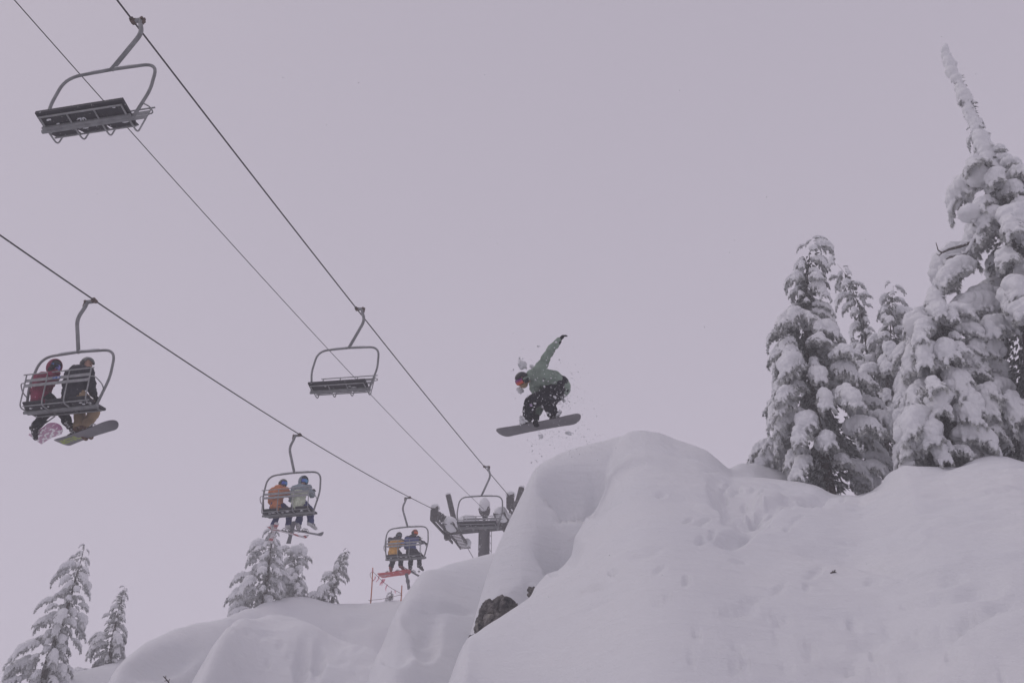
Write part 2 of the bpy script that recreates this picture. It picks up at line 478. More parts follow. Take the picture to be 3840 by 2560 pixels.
def terrain_z(x, y):
    x = np.asarray(x, float); y = np.asarray(y, float)
    r = np.hypot(x, y); phi = np.arctan2(x, y)
    tau0 = terrain_tau(phi, r)
    dl = np.zeros_like(r)
    for (pc, tc, wp, wt, push, an) in DENTS:
        u = (phi - pc) / wp; v = (tau0 - tc) / wt
        if an:
            k = wp / wt; u, v = u * math.cos(an) + v / k * math.sin(an), -u * k * math.sin(an) + v * math.cos(an)
        q = np.minimum(u * u + v * v, 6)
        dl = dl + np.where(r < 45, .55 * push * np.exp(-q * q * .6), 0)
    rq = np.maximum(r - dl, .35)
    z = np.where(dl > 1e-4, terrain_tau(phi, rq) * rq, tau0 * r)
    amp = np.clip((r - 3) / 9, 0, 1)
    steep = 1.0
    z = z + amp * (.20 * fbm(x / 3.1, y / 3.1, 3) + .055 * fbm(x / .9 + 40, y / .9, 3))
    # wind-packed ripples, and a churned patch where people rode out on the right-hand face
    churn = np.clip((phi - R(4)) / R(10), 0, 1) * np.clip((19 - r) / 3, 0, 1) * (.25 + .75 * np.clip(fbm(x / 2.3 + 9, y / 2.3, 2) * 2.2 + .35, 0, 1))
    churn2 = np.clip((R(-3) - phi) / R(5), 0, 1) * np.clip(fbm(x / 3.3 + 2, y / 3.3, 2) * 2 + .3, 0, 1)
    z = z + churn * (.11 * fbm(x / .5 + 3, y / .32, 3) + .05 * fbm(x / .17 + 8, y / .14, 2) * np.clip(fbm(x / 1.1, y / 1.1 + 5, 2) * 4, 0, 1)) + churn2 * .12 * fbm(x / .9 + 31, y / .7, 3)
    for (cx, cy, ra, rb, dp, an) in DENTS:
        u = (x - cx) * math.cos(an) + (y - cy) * math.sin(an); v = -(x - cx) * math.sin(an) + (y - cy) * math.cos(an)
        q = (u / ra) ** 2 + (v / rb) ** 2
        z = z - dp * np.exp(-q * q * .7) 
    for (cx, cy, ra, rb, dp, an) in BUMPS:
        u = (x - cx) * math.cos(an) + (y - cy) * math.sin(an); v = -(x - cx) * math.sin(an) + (y - cy) * math.cos(an)
        z = z + dp * np.exp(-((u / ra) ** 2 + (v / rb) ** 2))
    return z

def ground(x, y):
    return float(terrain_z(np.array([x]), np.array([y]))[0])

def build_terrain():
    pa = np.concatenate([np.linspace(-180, -44, 60, endpoint=False), np.linspace(-44, -30, 60, endpoint=False), np.linspace(-30, 36, 760, endpoint=False),
                         np.linspace(36, 48, 50, endpoint=False), np.linspace(48, 180, 60, endpoint=False)])
    pa = np.radians(pa)
    rr = np.concatenate([[0.35, .8, 1.4, 2.0], np.linspace(2.5, 8.5, 60, endpoint=False), np.linspace(8.5, 24, 270, endpoint=False), np.linspace(24, 42, 120, endpoint=False),
                         42 * np.power(400 / 42, np.linspace(0, 1, 40))])
    PH, RR = np.meshgrid(pa, rr, indexing='ij')
    X = RR * np.sin(PH); Y = RR * np.cos(PH)
    Z = terrain_z(X, Y)
    n, m = PH.shape
    verts = np.stack([X, Y, Z], -1).reshape(-1, 3)
    i = np.arange(n)[:, None]; j = np.arange(m - 1)[None, :]
    a = i * m + j; b = ((i + 1) % n) * m + j
    faces = np.stack([a, b, b + 1, a + 1], -1).reshape(-1, 4)
    c0 = len(verts)
    verts = np.vstack([verts, [[0, 0, -1.55]]])
    me = D.meshes.new('snow_ground')
    me.vertices.add(len(verts)); me.vertices.foreach_set('co', verts.ravel().astype(np.float32))
    tri = [(c0, int(((k + 1) % n) * m), int(k * m)) for k in range(n)]
    nl = faces.size + 3 * n
    me.loops.add(nl)
    me.loops.foreach_set('vertex_index', np.concatenate([faces.ravel(), np.array(tri).ravel()]).astype(np.int32))
    nf = len(faces) + n
    me.polygons.add(nf)
    ls = np.concatenate([np.arange(len(faces)) * 4, faces.size + np.arange(n) * 3])
    me.polygons.foreach_set('loop_start', ls.astype(np.int32))
    me.update(calc_edges=True)
    me.flip_normals()
    me.shade_smooth()
    o = obj('snow_ground', me, M['snow'])
    tag(o, 'deep powder snow slope with cliff pillow and drifts', kind='structure')
    return o
build_terrain()
# ------------------------------------------------------------------ chairlift
PSI = R(12.7615)
LV = Vector((math.cos(PSI), -math.sin(PSI), 0)); TV = Vector((math.sin(PSI), math.cos(PSI), 0)); ZV = Vector((0, 0, 1))
XR, XL, XM = -7.8854, -10.9802, -9.43
CH = {'A': ('R', 8.20, 12.81, -.044), 'B': ('R', 17.83, 14.24, -.068), 'C': ('R', 30.35, 16.35, -.071),
      'D': ('L', 12.77, 11.27, -.029), 'E': ('L', 21.98, 13.43, -.020), 'F': ('L', 31.48, 16.01, -.021)}
def lift(lat, s, z): return LV * lat + TV * s + ZV * z
def quad_fit(pts):
    A = np.array([[s * s, s, 1] for s, z in pts]); b = np.array([z for s, z in pts])
    return np.linalg.solve(A, b)
QR = quad_fit([(CH[k][1], CH[k][2]) for k in 'ABC']); QL = quad_fit([(CH[k][1], CH[k][2]) for k in 'DEF'])
S_T = 34.9
def zr(q, s): return q[0] * s * s + q[1] * s + q[2]
ZT_R, ZT_L = zr(QR, S_T), zr(QL, S_T - .2)

def haul(name, lat, q, label):
    pts = [lift(lat, s, zr(q, s)) for s in np.linspace(-30, S_T, 60)]
    zt = pts[-1].z
    k = (zr(q, S_T) - zr(q, S_T - 1))
    for i in range(1, 13):                      # bends over the sheave train and runs on nearly level
        u = i / 12 * 3.4
        pts.append(lift(lat, S_T + u, zt + k * u - (k + .04) * u * u / (2 * 3.4)))
    zz = pts[-1].z
    for u in (4, 8, 14, 22, 40): pts.append(lift(lat, S_T + 3.4 + u, zz - .05 * u - .004 * u * u))
    o = MB().tube(pts, .0145, 8).build(name, M['rope'], smooth=True)
    tag(o, label, 'cable', 'haul cables of the chairlift')
    return pts
ROPE_R = haul('haul_cable', XR, QR, 'dark steel cable carrying the empty descending chairs')
ROPE_L = haul('haul_cable', XL, QL, 'dark steel cable carrying the occupied ascending chairs')

def build_comm():
    px = [(54, 0), (300, 279), (584, 600), (1100, 1167), (1430, 1520), (1602, 1700), (1759, 1855), (1843, 1935)]
    pts = []
    n = Vector((LV.x, LV.y, 0))
    for x, y in px:
        d = ray(x, y); t = (XM + .12) / d.dot(n); pts.append(d * t)
    s = [p.dot(TV) for p in pts]; z = [p.z for p in pts]
    q = np.polyfit(s, z, 2)
    ss = np.linspace(-30, S_T + 1.0, 50)
    P = [lift(XM + .12, a, float(np.polyval(q, a))) for a in ss]
    o = MB().tube(P, .008, 6).build('signal_cable', M['rope'], smooth=True)
    tag(o, 'thin signal wire strung between the two thicker haul cables', 'cable')
    return P[-1]
COMM_END = build_comm()

def chair_matrix(k):
    side, s, z, t = CH[k]
    lat = XR if side == 'R' else XL
    lv = LV * math.cos(t) + ZV * math.sin(t); zv = ZV * math.cos(t) - LV * math.sin(t)
    X, Y = (lv, TV) if side == 'L' else (-lv, -TV)
    p = lift(lat, s, z)
    return Matrix(((X.x, Y.x, zv.x, p.x), (X.y, Y.y, zv.y, p.y), (X.z, Y.z, zv.z, p.z), (0, 0, 0, 1)))

BAR_Z, BAR_Y = -2.35, .05
def seat_surface(a):
    """height over the seat bar at distance a in front of it"""
    return .17 * a if a > 0 else .055 * (a / .2) ** 2

def chair_parts():
    P = []
    def part(name, mb, mat, smooth=False, sub=None, parent=None):
        me = mb.mesh(name, smooth); me.materials.append(mat); P.append((name, me, parent)); return len(P) - 1
    # grip on the rope with its spring end, hanger, bail
    g = MB(); g.bx(-.06, .03, -.035, .035, -.035, .012); g.bx(-.02, .03, -.06, .06, -.025, .025);
    ge = MB(); ge.tube([(-.175, -.05, -.02), (-.175, .05, -.02)], .026, 10); ge.bx(-.215, -.16, -.018, .018, -.12, .004)
    gi = part('grip', g, M['rust'])
    ga = MB(); ga.bx(-.165, -.05, -.032, .032, -.04, .006); part('grip_arm', ga, M['galv'], parent=gi); part('grip_spring', ge, M['rust'], parent=gi)
    h = MB(); h.tube(fillet([(-.15, 0, -.01), (-.165, .004, -.12), (-.272, .02, -.385), (-.002, .03, -1.165)], [.0, .05, .16, .0], 6), .036, 10)
    part('hanger', h, M['galv'], True)
    side = lambda s: [(s * .70, BAR_Y, BAR_Z), (s * .814, .04, -1.78), (s * .765, .03, -1.185)]
    path = side(1) + [(0, .025, -1.155)] + side(-1)[::-1]
    b = MB(); b.tube(fillet(path, [0, .14, .26, .0, .26, .14, 0], 7), .0245, 10)
    bail = part('bail', b, M['galv'], True)
    # snow lying along the top of the bail
    sn = MB(); pts = [(x, .025, -1.136 + .008 * mnoise.noise(Vector((x * 6, 0, 3)))) for x in np.linspace(-.42, .42, 22)]
    sn.tube(pts, [.004 + .022 * max(0, min(1, (1 - abs(x) / .43) * 4)) * (.7 + .6 * mnoise.noise(Vector((x * 9, 4, 0)))) for x in np.linspace(-.42, .42, 22)], 8)
    part('snow_strip', sn, M['snow_cap'], True, parent=bail)
    # seat bar
    s = MB(); s.tube([(-.735, BAR_Y, BAR_Z), (.735, BAR_Y, BAR_Z)], .030, 12); s.bx(-.70, .70, BAR_Y + .012, BAR_Y + .075, BAR_Z - .012, BAR_Z + .022)
    part('seat_bar', s, M['galv'])
    # seat frame: front rail, rear rail
    f = MB()
    fy, fz = BAR_Y + .225, BAR_Z + seat_surface(.225)
    f.tube([(-.655, fy, fz), (.655, fy, fz)], .0145, 8); 
    part('front_rail', f, M['galv_thin'], True)
    f = MB(); ry, rz = BAR_Y - .165, BAR_Z + seat_surface(-.165) - .006
    f.tube([(-.655, ry, rz), (.655, ry, rz)], .0125, 8)
    part('rear_rail', f, M['galv_thin'], True)
    # four ribs: under the seat, bent up behind it to carry the backrest
    for x in (-.645, -.215, .215, .645):
        u = MB()
        pth = [(x, fy, fz), (x, BAR_Y, BAR_Z - .004), (x, BAR_Y - .245, BAR_Z - .03), (x, -.235, BAR_Z + .24), (x, -.285, -1.775)]
        u.tube(fillet(pth, [0, .04, .085, .1, 0], 6), .0125, 8)
        part('upright', u, M['galv_thin'], True)
    t = MB(); t.tube([(-.70, -.287, -1.77), (.70, -.287, -1.77)], .0125, 8)
    part('top_rail', t, M['galv_thin'], True)
    for z0, y0 in ((-1.885, -.262), (-1.985, -.252)):
        sl = MB(); sl.box((0, y0, z0), (1, 0, 0), (0, 1, -.12), (0, .12, 1), .645, .006, .031)
        part('back_slat', sl, M['galv_thin'])
    for sg in (-1, 1):
        a = MB(); a.tube(fillet([(sg * .647, -.262, -1.93), (sg * .735, -.255, -1.925), (sg * .80, -.09, -1.99), (sg * .772, .03, -2.04)], [0, .06, .12, 0], 6), .0105, 8)
        part('armrest', a, M['galv_thin'], True)
    # pads: a long front pad and three rear pads that curve up
    for i in range(3):
        x0, x1 = [(-.69, -.232), (-.232, .232), (.232, .69)][i]
        pm = MB(); n = 8
        up, lo = [], []
        for k in range(n + 1):
            a = -.205 + (.205 + .285) * k / n
            inset = 0 if a > .0 else (.012 if a > -.1 else .035)
            if a > .20: inset = 0
            xa = x0 + inset + (.002 if i else 0); xb = x1 - inset - (.002 if i < 2 else 0)
            z = BAR_Z + seat_surface(a) + .020
            y = BAR_Y + a
            tk = .045 if a > -.06 else .045 - (-.06 - a) * .16
            up += [(xa, y, z + tk), (xb, y, z + tk)]; lo += [(xa, y, z), (xb, y, z)]
        fs = []; m = 2 * (n + 1)
        for k in range(n):
            q = 2 * k
            fs.append((q, q + 1, q + 3, q + 2)); fs.append((m + q, m + q + 2, m + q + 3, m + q + 1))
            fs.append((q, q + 2, m + q + 2, m + q)); fs.append((q + 1, m + q + 1, m + q + 3, q + 3))
        fs.append((0, m, m + 1, 1)); fs.append((2 * n, 2 * n + 1, m + 2 * n + 1, m + 2 * n))
        pm.add(up + lo, fs)
        part('seat_pad', pm, M['pad'])
    return P
CHAIR_PARTS = chair_parts()

def text_mesh(body, size, extrude=.001, bold=False):
    cu = D.curves.new('lettering', 'FONT'); cu.body = body; cu.size = size; cu.align_x = 'CENTER'; cu.align_y = 'CENTER'; cu.extrude = extrude
    if bold: cu.offset = size * .03
    me = evaluated_mesh(D.objects.new('lettering_tmp', cu)); me.materials.clear()
    D.curves.remove(cu)
    return me
def frame(o, x, y, z):
    x, y, z = Vector(x).normalized(), Vector(y).normalized(), Vector(z).normalized()
    return Matrix(((x.x, y.x, z.x, o[0]), (x.y, y.y, z.y, o[1]), (x.z, y.z, z.z, o[2]), (0, 0, 0, 1)))

M['decal_blue'] = plain('blue_decal', (.05, .12, .38), .5, 0, .05)
M['decal_white'] = plain('white_lettering', (.62, .63, .66), .6, 0, .1)
CHAIRS = {}
def build_chair(k, label):
    root = empty('lift_chair', mat=chair_matrix(k))
    tag(root, label, 'chairlift chair', 'chairs on the chairlift')
    objs = []
    for name, me, par in CHAIR_PARTS:
        o = D.objects.new(name, me); COL.objects.link(o); o.parent = root if par is None else objs[par]; objs.append(o)
    CHAIRS[k] = root
    # patches of rime and packed snow on the pads (thin lumps stuck to the cloth)
    r = random.Random(ord(k))
    pads = [o for o in objs if o.name.startswith('seat_pad')]
    for i, p in enumerate(pads):
        for q in range(4):
            mb = MB()
            x = [-.46, 0, .46][i] + r.uniform(-.2, .2); a = r.choice([.02 + r.random() * .06, -.10 + r.random() * .05, r.uniform(-.1, .2)])
            mb.ball((x, BAR_Y + a, BAR_Z + seat_surface(a) + .018), r.uniform(.015, .06), r.uniform(.01, .022), .012, 10, 6, .8, r.randint(0, 99))
            mb.build('packed_snow', M['snow_cap'], p, True)
    return root, objs
ra, oa = build_chair('A', 'empty grey chairlift chair, nearest one, at the top left')
build_chair('B', 'empty grey chairlift chair in mid air between the other two empty chairs')
build_chair('C', 'empty grey chairlift chair passing right in front of the lift tower')
build_chair('D', 'chairlift chair carrying the two snowboarders in maroon and black jackets')
build_chair('E', 'chairlift chair carrying skiers in orange and pale green jackets')
build_chair('F', 'chairlift chair carrying riders in yellow and blue jackets by the fence')
# painted number under the near chair's middle pad
me = text_mesh('70', .13, .0006, True)
o = obj('number', me, M['decal_white'], [q for q in oa if q.name.startswith('seat_pad')][1])
o.matrix_local = frame((.05, BAR_Y + .062, BAR_Z + seat_surface(.062) + .0175), (-1, 0, 0), (0, 1, .17), (0, .17, -1))
for k in 'DF':
    slat = [c for c in CHAIRS[k].children if c.name.startswith('back_slat')][0]
    st = MB().box((-.02, -.262 - .008, -1.885), (1, 0, 0), (0, 1, -.12), (0, .12, 1), .075, .0015, .022).build('sticker', M['decal_blue'], slat)
    o = obj('number', text_mesh('40' if k == 'D' else '44', .042, .0004, True), M['decal_white'], st)
    o.matrix_local = frame((.018, -.2725, -1.886), (1, 0, 0), (0, .12, 1), (0, -1, .12))
    ring = MB(); ring.tube([(-.055 + .014 * math.cos(t), -.2725, -1.886 + .014 * math.sin(t)) for t in np.linspace(0, 2 * math.pi, 15)], .002, 5)
    ring.build('emblem', M['decal_white'], st)

# ------------------------------------------------------------------ tower
def build_tower():
    base_s, base_lat = S_T + 1.55, XM
    zt = (ZT_R + ZT_L) / 2
    za = zt - .17                                      # crossarm
    gz = ground(*lift(base_lat, base_s, 0).to_2d())
    Mt = Matrix.Translation(lift(base_lat, base_s, gz))
    Mt = Mt @ Matrix(((LV.x, TV.x, 0, 0), (LV.y, TV.y, 0, 0), (0, 0, 1, 0), (0, 0, 0, 1)))
    root = empty('lift_tower', mat=Mt)
    tag(root, 'dark steel chairlift tower with snow laden crossarm and walkways', 'lift tower')
    H = za - gz
    m = MB(); m.tube([(0, 0, -1.2), (0, 0, H - .2)], .225, 20)
    mast = m.build('mast', M['tower'], root, False)
    for p in mast.data.polygons: p.use_smooth = len(p.vertices) == 4
    lad = MB()
    for x in (.30,): lad.tube([(x, -.26, -.6), (x, -.26, H - .2)], .012, 6)
    lad.tube([(.30, .06, -.6), (.30, .06, H - .2)], .012, 6)
    ladder = lad.build('ladder', M['tower'], root)
    for i in range(int(H / .32)):
        MB().tube([(.30, -.26, .1 + i * .32), (.30, .06, .1 + i * .32)], .009, 6).build('rung', M['tower'], ladder)
    half = (XR - XL) / 2
    arm = MB(); arm.bx(-half - .15, half + .15, -.17, .17, H - .2, H + .12)
    crossarm = arm.build('crossarm', M['tower'], root)
    # lumpy snow lying on the crossarm
    for (xa, xb, hh) in ((-1.18, -.26, .60), (.30, 1.25, .52)):
        sn = MB(); sn.ball(((xa + xb) / 2, 0, H + .20), (xb - xa) / 2 * 1.06, .30, hh * .55, 24, 14, .18, int(xb * 10))
        sn.build('snow_load', M['snow_cap'], crossarm, True)
    # post with pointed gusset that carries the signal wire, capped with snow
    g = MB()
    for y in (-.05, .05):
        pass
    prof = [(-.235, .93), (.225, .98), (.21, .78), (.10, .56), (-.06, .56), (-.20, .74)]
    vs = [(x, y, H - .18 + z) for y in (-.12, .12) for x, z in prof]
    nn = len(prof); g.add(vs, [tuple(range(nn)), tuple(range(2 * nn - 1, nn - 1, -1))] + [(i, i + nn, (i + 1) % nn + nn, (i + 1) % nn) for i in range(nn)])
    g.tube([(0, 0, H + .1), (0, 0, H + .3)], .06, 10)
    gus = g.build('wire_bracket', M['tower_dk'], root)
    cap = MB(); cap.ball((0, 0, H + .90), .24, .22, .36, 20, 14, .10, 5)
    cap.build('snow_cap', M['snow_cap'], gus, True)
    # lifting posts leaning outwards at both ends
    for s in (-1, 1):
        a = MB(); x0 = s * (half - .38)
        a.beam((x0, 0, H - .1), (x0 + s * .42, 0, H + 1.55), .20, .16, (0, 1, 0))
        lp = a.build('lifting_post', M['tower_dk'], root)
        MB().ball((x0 + s * .43, 0, H + 1.58), .12, .09, .07, 12, 8, .2, s + 4).build('snow_cap', M['snow_cap'], lp, True)
        sn = MB(); sn.ball((x0 - s * .15, .02, H + .22), .2, .22, .22, 16, 10, .2, s + 9)
        sn.build('snow_load', M['snow_cap'], lp, True)
    # sheave trains and walkways
    for s, zr_ in ((-1, ZT_L), (1, ZT_R)):
        x = s * half
        z = zr_ - gz
        tr = empty('sheave_train'); tr.parent = root
        fr = MB(); fr.beam((x - s * .09, -1.85, z - .20 - .30), (x - s * .09, 1.05, z - .20), .05, .11)
        fr.beam((x + s * .09, -1.85, z - .20 - .30), (x + s * .09, 1.05, z - .20), .05, .11)
        fr.bx(x - .12, x + .12, -.12, .12, z - .50, z - .25)
        fr.build('side_plate', M['tower_dk'], tr)
        sp = [lift(0, 0, 0)]
        for i in range(7):
            y = -1.75 + i * .44
            u = y + 1.55
            # rope height at that point
            sabs = base_s + y
            rp = ROPE_L if s < 0 else ROPE_R
            best = min(range(len(rp) - 1), key=lambda k: abs((rp[k].dot(TV) + rp[k + 1].dot(TV)) / 2 - sabs))
            p, q = rp[best], rp[best + 1]
            t = (sabs - p.dot(TV)) / max(1e-6, q.dot(TV) - p.dot(TV)); zz = p.z + (q.z - p.z) * t - gz
            wmb = MB(); wmb.tube([(x - .055, y, zz - .19), (x - .02, y, zz - .19), (x + .02, y, zz - .19), (x + .055, y, zz - .19)], [.185, .165, .165, .185], 18)
            wmb.tube([(x - .12, y, zz - .19), (x + .12, y, zz - .19)], .04, 8)
            wmb.build('sheave_wheel', M['tower_dk'], tr)
        # cable catcher box at the lead end
        cb = MB(); cb.bx(x - .15, x + .12, -2.0, -1.80, z - .52, z - .08); cb.bx(x - .10, x + .16, -2.05, -1.95, z - .35, z + .03)
        cb.build('cable_catcher', M['tower_dk'], tr)
        MB().ball((x, -1.9, z + .05), .2, .22, .12, 14, 8, .25, 3 + s).build('snow_cap', M['snow_cap'], tr, True)
        # walkway with open rungs on the inner side
        wk = empty('walkway'); wk.parent = root
        wx0, wx1 = x - s * .30, x - s * .72
        wz = z - .56
        for xx in (wx0, wx1):
            MB().beam((xx, -1.75, wz - .06), (xx, .95, wz + .02), .03, .10).build('side_rail', M['tower_dk'], wk)
        for i in range(18):
            y = -1.68 + i * .148
            MB().beam((wx0, y, wz - .05 + .02 * i / 26), (wx1, y, wz - .05 + .02 * i / 26), .032, .03).build('grating_bar', M['tower_dk'], wk)
        sn = MB(); ys = np.linspace(-1.72, -.25, 14)
        sn.ball(((wx0 + wx1) / 2, -1.30, wz + .10), .27, .50, .27, 18, 14, .15, 12 + s)
        sn.build('snow_load', M['snow_cap'], wk, True)
        MB().ball((wx1 + s * .02, .62, wz + .10), .13, .30, .16, 18, 12, .2, 21 + s).build('snow_load', M['snow_cap'], wk, True)
    # painted marks on the mast
    for body, zz, xx in (('0', H - .98, -.12), ('n', H - 1.14, -.17)):
        o = obj('painted_mark', text_mesh(body, .15, .0008, True), M['decal_white'], mast)
        an = math.asin(xx / .226)
        o.matrix_local = frame((xx, -.2275 * math.cos(an), zz), (math.cos(an), math.sin(an), 0), (0, 0, 1), (math.sin(an), -math.cos(an), 0))
    # small railing hoop on the far side
    hp = MB(); hp.tube(fillet([(.95, .5, H), (.95, .5, H + .95), (1.05, .5, H + 1.1), (1.18, .5, H + .9), (1.2, .5, H)], [0, .1, .1, .1, 0]), .025, 8)
    hp.build('hoop_rail', M['tower'], root, True)
build_tower()
# ------------------------------------------------------------------ snow laden conifers
def at_y(px, py, Y):
    d = ray(px, py)
    return d * (Y / d.y)

def needle_material(name, dark, frost, amt):
    m, nt, b = mat_new(name)
    geo = N(nt, 'ShaderNodeNewGeometry')
    n1 = N(nt, 'ShaderNodeTexNoise', Scale=7.0, Detail=5.0, Roughness=.65)
    nt.links.new(geo.outputs['Position'], n1.inputs['Vector'])
    rp = N(nt, 'ShaderNodeValToRGB')
    rp.color_ramp.elements[0].position = amt; rp.color_ramp.elements[0].color = (*dark, 1)
    rp.color_ramp.elements[1].position = amt + .24; rp.color_ramp.elements[1].color = (*frost, 1)
    nt.links.new(n1.outputs['Fac'], rp.inputs['Fac'])
    nt.links.new(rp.outputs['Color'], b.inputs['Base Color'])
    b.inputs['Roughness'].default_value = .8
    b.inputs['Specular IOR Level'].default_value = .2
    return m
M['needle'] = needle_material('rimed_needles', (.095, .10, .092), (.66, .67, .655), .315)
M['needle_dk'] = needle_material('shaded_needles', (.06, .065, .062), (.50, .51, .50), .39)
M['needle_far'] = needle_material('haze_tinted_rimed_needles', (.21, .215, .21), (.66, .67, .66), .30)  # far trees: rime, plus distance haze painted into the paler needle colour
M['bark'] = plain('bark', (.065, .05, .042), .9, 0, .4, 14, .5, .7, 18, .6)

def tuft(mb, p, d, L, r, w=.0075):
    """a spray of needles: slim blades round direction d"""
    d = d.normalized()
    a = d.orthogonal().normalized(); b = d.cross(a)
    for k in range(6):
        an = r.random() * 6.283
        e = (d + (a * math.cos(an) + b * math.sin(an)) * r.uniform(.15, .6)).normalized()
        s = e.cross(Vector((r.uniform(-1, 1), r.uniform(-1, 1), r.uniform(-1, 1)))).normalized() * w
        q = p + e * L * r.uniform(.6, 1.1)
        mid = p + e * L * .45
        mb.add([p - s * .6, p + s * .6, mid + s, q, mid - s], [(0, 1, 2, 3, 4)])

def make_bough(kind, seed):
    """one drooping bough of unit length along +x: (needle mesh, snow mesh)"""
    r = random.Random(seed)
    snow, ndl, wood = MB(), MB(), MB()
    if kind == 'pillow':   up, dn, nb, sr, br, bl = .12, -66, 18, .125, .050, (.28, .50)
    elif kind == 'finger': up, dn, nb, sr, br, bl = .20, -70, 24, .070, .037, (.26, .52)
    elif kind == 'droop':  up, dn, nb, sr, br, bl = -.1, -84, 14, .075, .044, (.16, .34)
    else:                  up, dn, nb, sr, br, bl = .25, -45, 9, .055, .030, (.14, .30)    # 'sparse'
    sp = [Vector((0, 0, 0))]; n = 14
    yaw = 0; wob = r.uniform(-.35, .35)
    for i in range(n):
        t = (i + .5) / n
        ang = math.atan(up) * (1 - t) + R(dn) * t ** 1.25
        yaw += wob / n
        sp.append(sp[-1] + Vector((math.cos(ang) * math.cos(yaw), math.cos(ang) * math.sin(yaw), math.sin(ang))) / n)
    wood.tube(sp, [.018 * (1 - .8 * i / n) for i in range(n + 1)], 5)
    def snow_line(pts, r0, r1, lift, gap=.0):
        m = len(pts)
        for i, p in enumerate(pts):
            t = i / (m - 1)
            if gap and r.random() < gap: continue
            rr = (r0 + (r1 - r0) * t) * r.uniform(.72, 1.25)
            c = p + Vector((0, 0, rr * lift)) + Vector((r.uniform(-1, 1), r.uniform(-1, 1), 0)) * rr * .2
            snow.ball(c, rr, rr, rr * r.uniform(.75, .95), 8, 6)
    # snow along the spine, heavier in the middle
    dens = [sp[0].lerp(sp[1], 0)]
    fine = catmull(sp, 3)
    seg = fine[3:]
    m = len(seg)
    for i, p in enumerate(seg):
        t = i / (m - 1)
        rr = sr * (.55 + 1.0 * math.sin(math.pi * min(1, t * .8 + .2)) ** .8) * r.uniform(.75, 1.2) * (1 if t < .8 else 1 - (t - .8) * 2.6)
        snow.ball(p + Vector((r.uniform(-1, 1) * rr * .2, r.uniform(-1, 1) * rr * .35, rr * .42)), rr, rr * 1.1, rr * .82, 8, 6)
    for k in range(nb):
        t = .12 + .86 * (k + r.random() * .6) / nb
        i = min(n - 1, int(t * n)); p = sp[i].lerp(sp[i + 1], t * n - i); tan = (sp[i + 1] - sp[i]).normalized()
        sd = -1 if k % 2 else 1
        side = Vector((-tan.y, tan.x, 0)).normalized() * sd
        L = r.uniform(*bl) * (1 - .45 * t if kind != 'droop' else 1)
        bp = [p]; q = p.copy(); steps = 7
        out = (side * r.uniform(.7, 1.1) + Vector((tan.x, tan.y, 0)) * r.uniform(.35, .9)).normalized()
        for j in range(steps):
            u = (j + .5) / steps
            ang = R(8) * (1 - u) + R(r.uniform(-88, -70)) * u ** .8
            q = q + (out * math.cos(ang) + Vector((0, 0, math.sin(ang)))) * L / steps
            bp.append(q.copy())
        wood.tube(bp, [.007] * (steps + 1), 4, False)
        snow_line(bp, br * 1.3, br * .72, .22, .08)
        # needle fringe along the branchlet and off its tip
        for j in range(steps):
            dv = (bp[j + 1] - bp[j]).normalized()
            for s_ in range(3):
                c = bp[j].lerp(bp[j + 1], r.random()) + Vector((r.uniform(-.02, .02), r.uniform(-.02, .02), -.012))
                tuft(ndl, c, dv * .8 + Vector((r.uniform(-.7, .7), r.uniform(-.7, .7), -.55)), r.uniform(.055, .115), r)
        for s_ in range(5):
            tuft(ndl, bp[-1], Vector((r.uniform(-.35, .35), r.uniform(-.35, .35), -1)), r.uniform(.07, .13), r)
    for i in range(2, n):
        for s_ in range(3):
            tuft(ndl, sp[i] + Vector((0, r.uniform(-.05, .05), -.02)), Vector((r.uniform(-.2, .9), r.uniform(-.9, .9), -.8)), r.uniform(.06, .12), r)
    sm = remesh(snow, .020, 'snow_cap', 2, .026, 8.0)
    sm.materials.append(M['snow_cap'])
    nm = ndl.mesh('bough'); nw = len(nm.polygons)
    allm = MB(); allm.add(ndl.v, ndl.f); allm.add(wood.v, wood.f)
    nm2 = allm.mesh('bough'); D.meshes.remove(nm)
    nm2.materials.append(M['needle']); nm2.materials.append(M['bark'])
    idx = [0] * nw + [1] * (len(nm2.polygons) - nw)
    nm2.polygons.foreach_set('material_index', idx)
    return nm2, sm

LIB = {k: [make_bough(k, 100 * i + 7 * len(k)) for i in range(c)] for k, c in (('pillow', 5), ('finger', 5), ('droop', 4), ('sparse', 3))}

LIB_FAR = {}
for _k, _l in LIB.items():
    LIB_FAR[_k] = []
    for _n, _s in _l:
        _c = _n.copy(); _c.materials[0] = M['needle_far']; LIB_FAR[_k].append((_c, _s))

def trow(rows, y):
    ys = [q[0] for q in rows]
    return [float(np.interp(y, ys, [q[c] for q in rows])) for c in (1, 2, 3)]

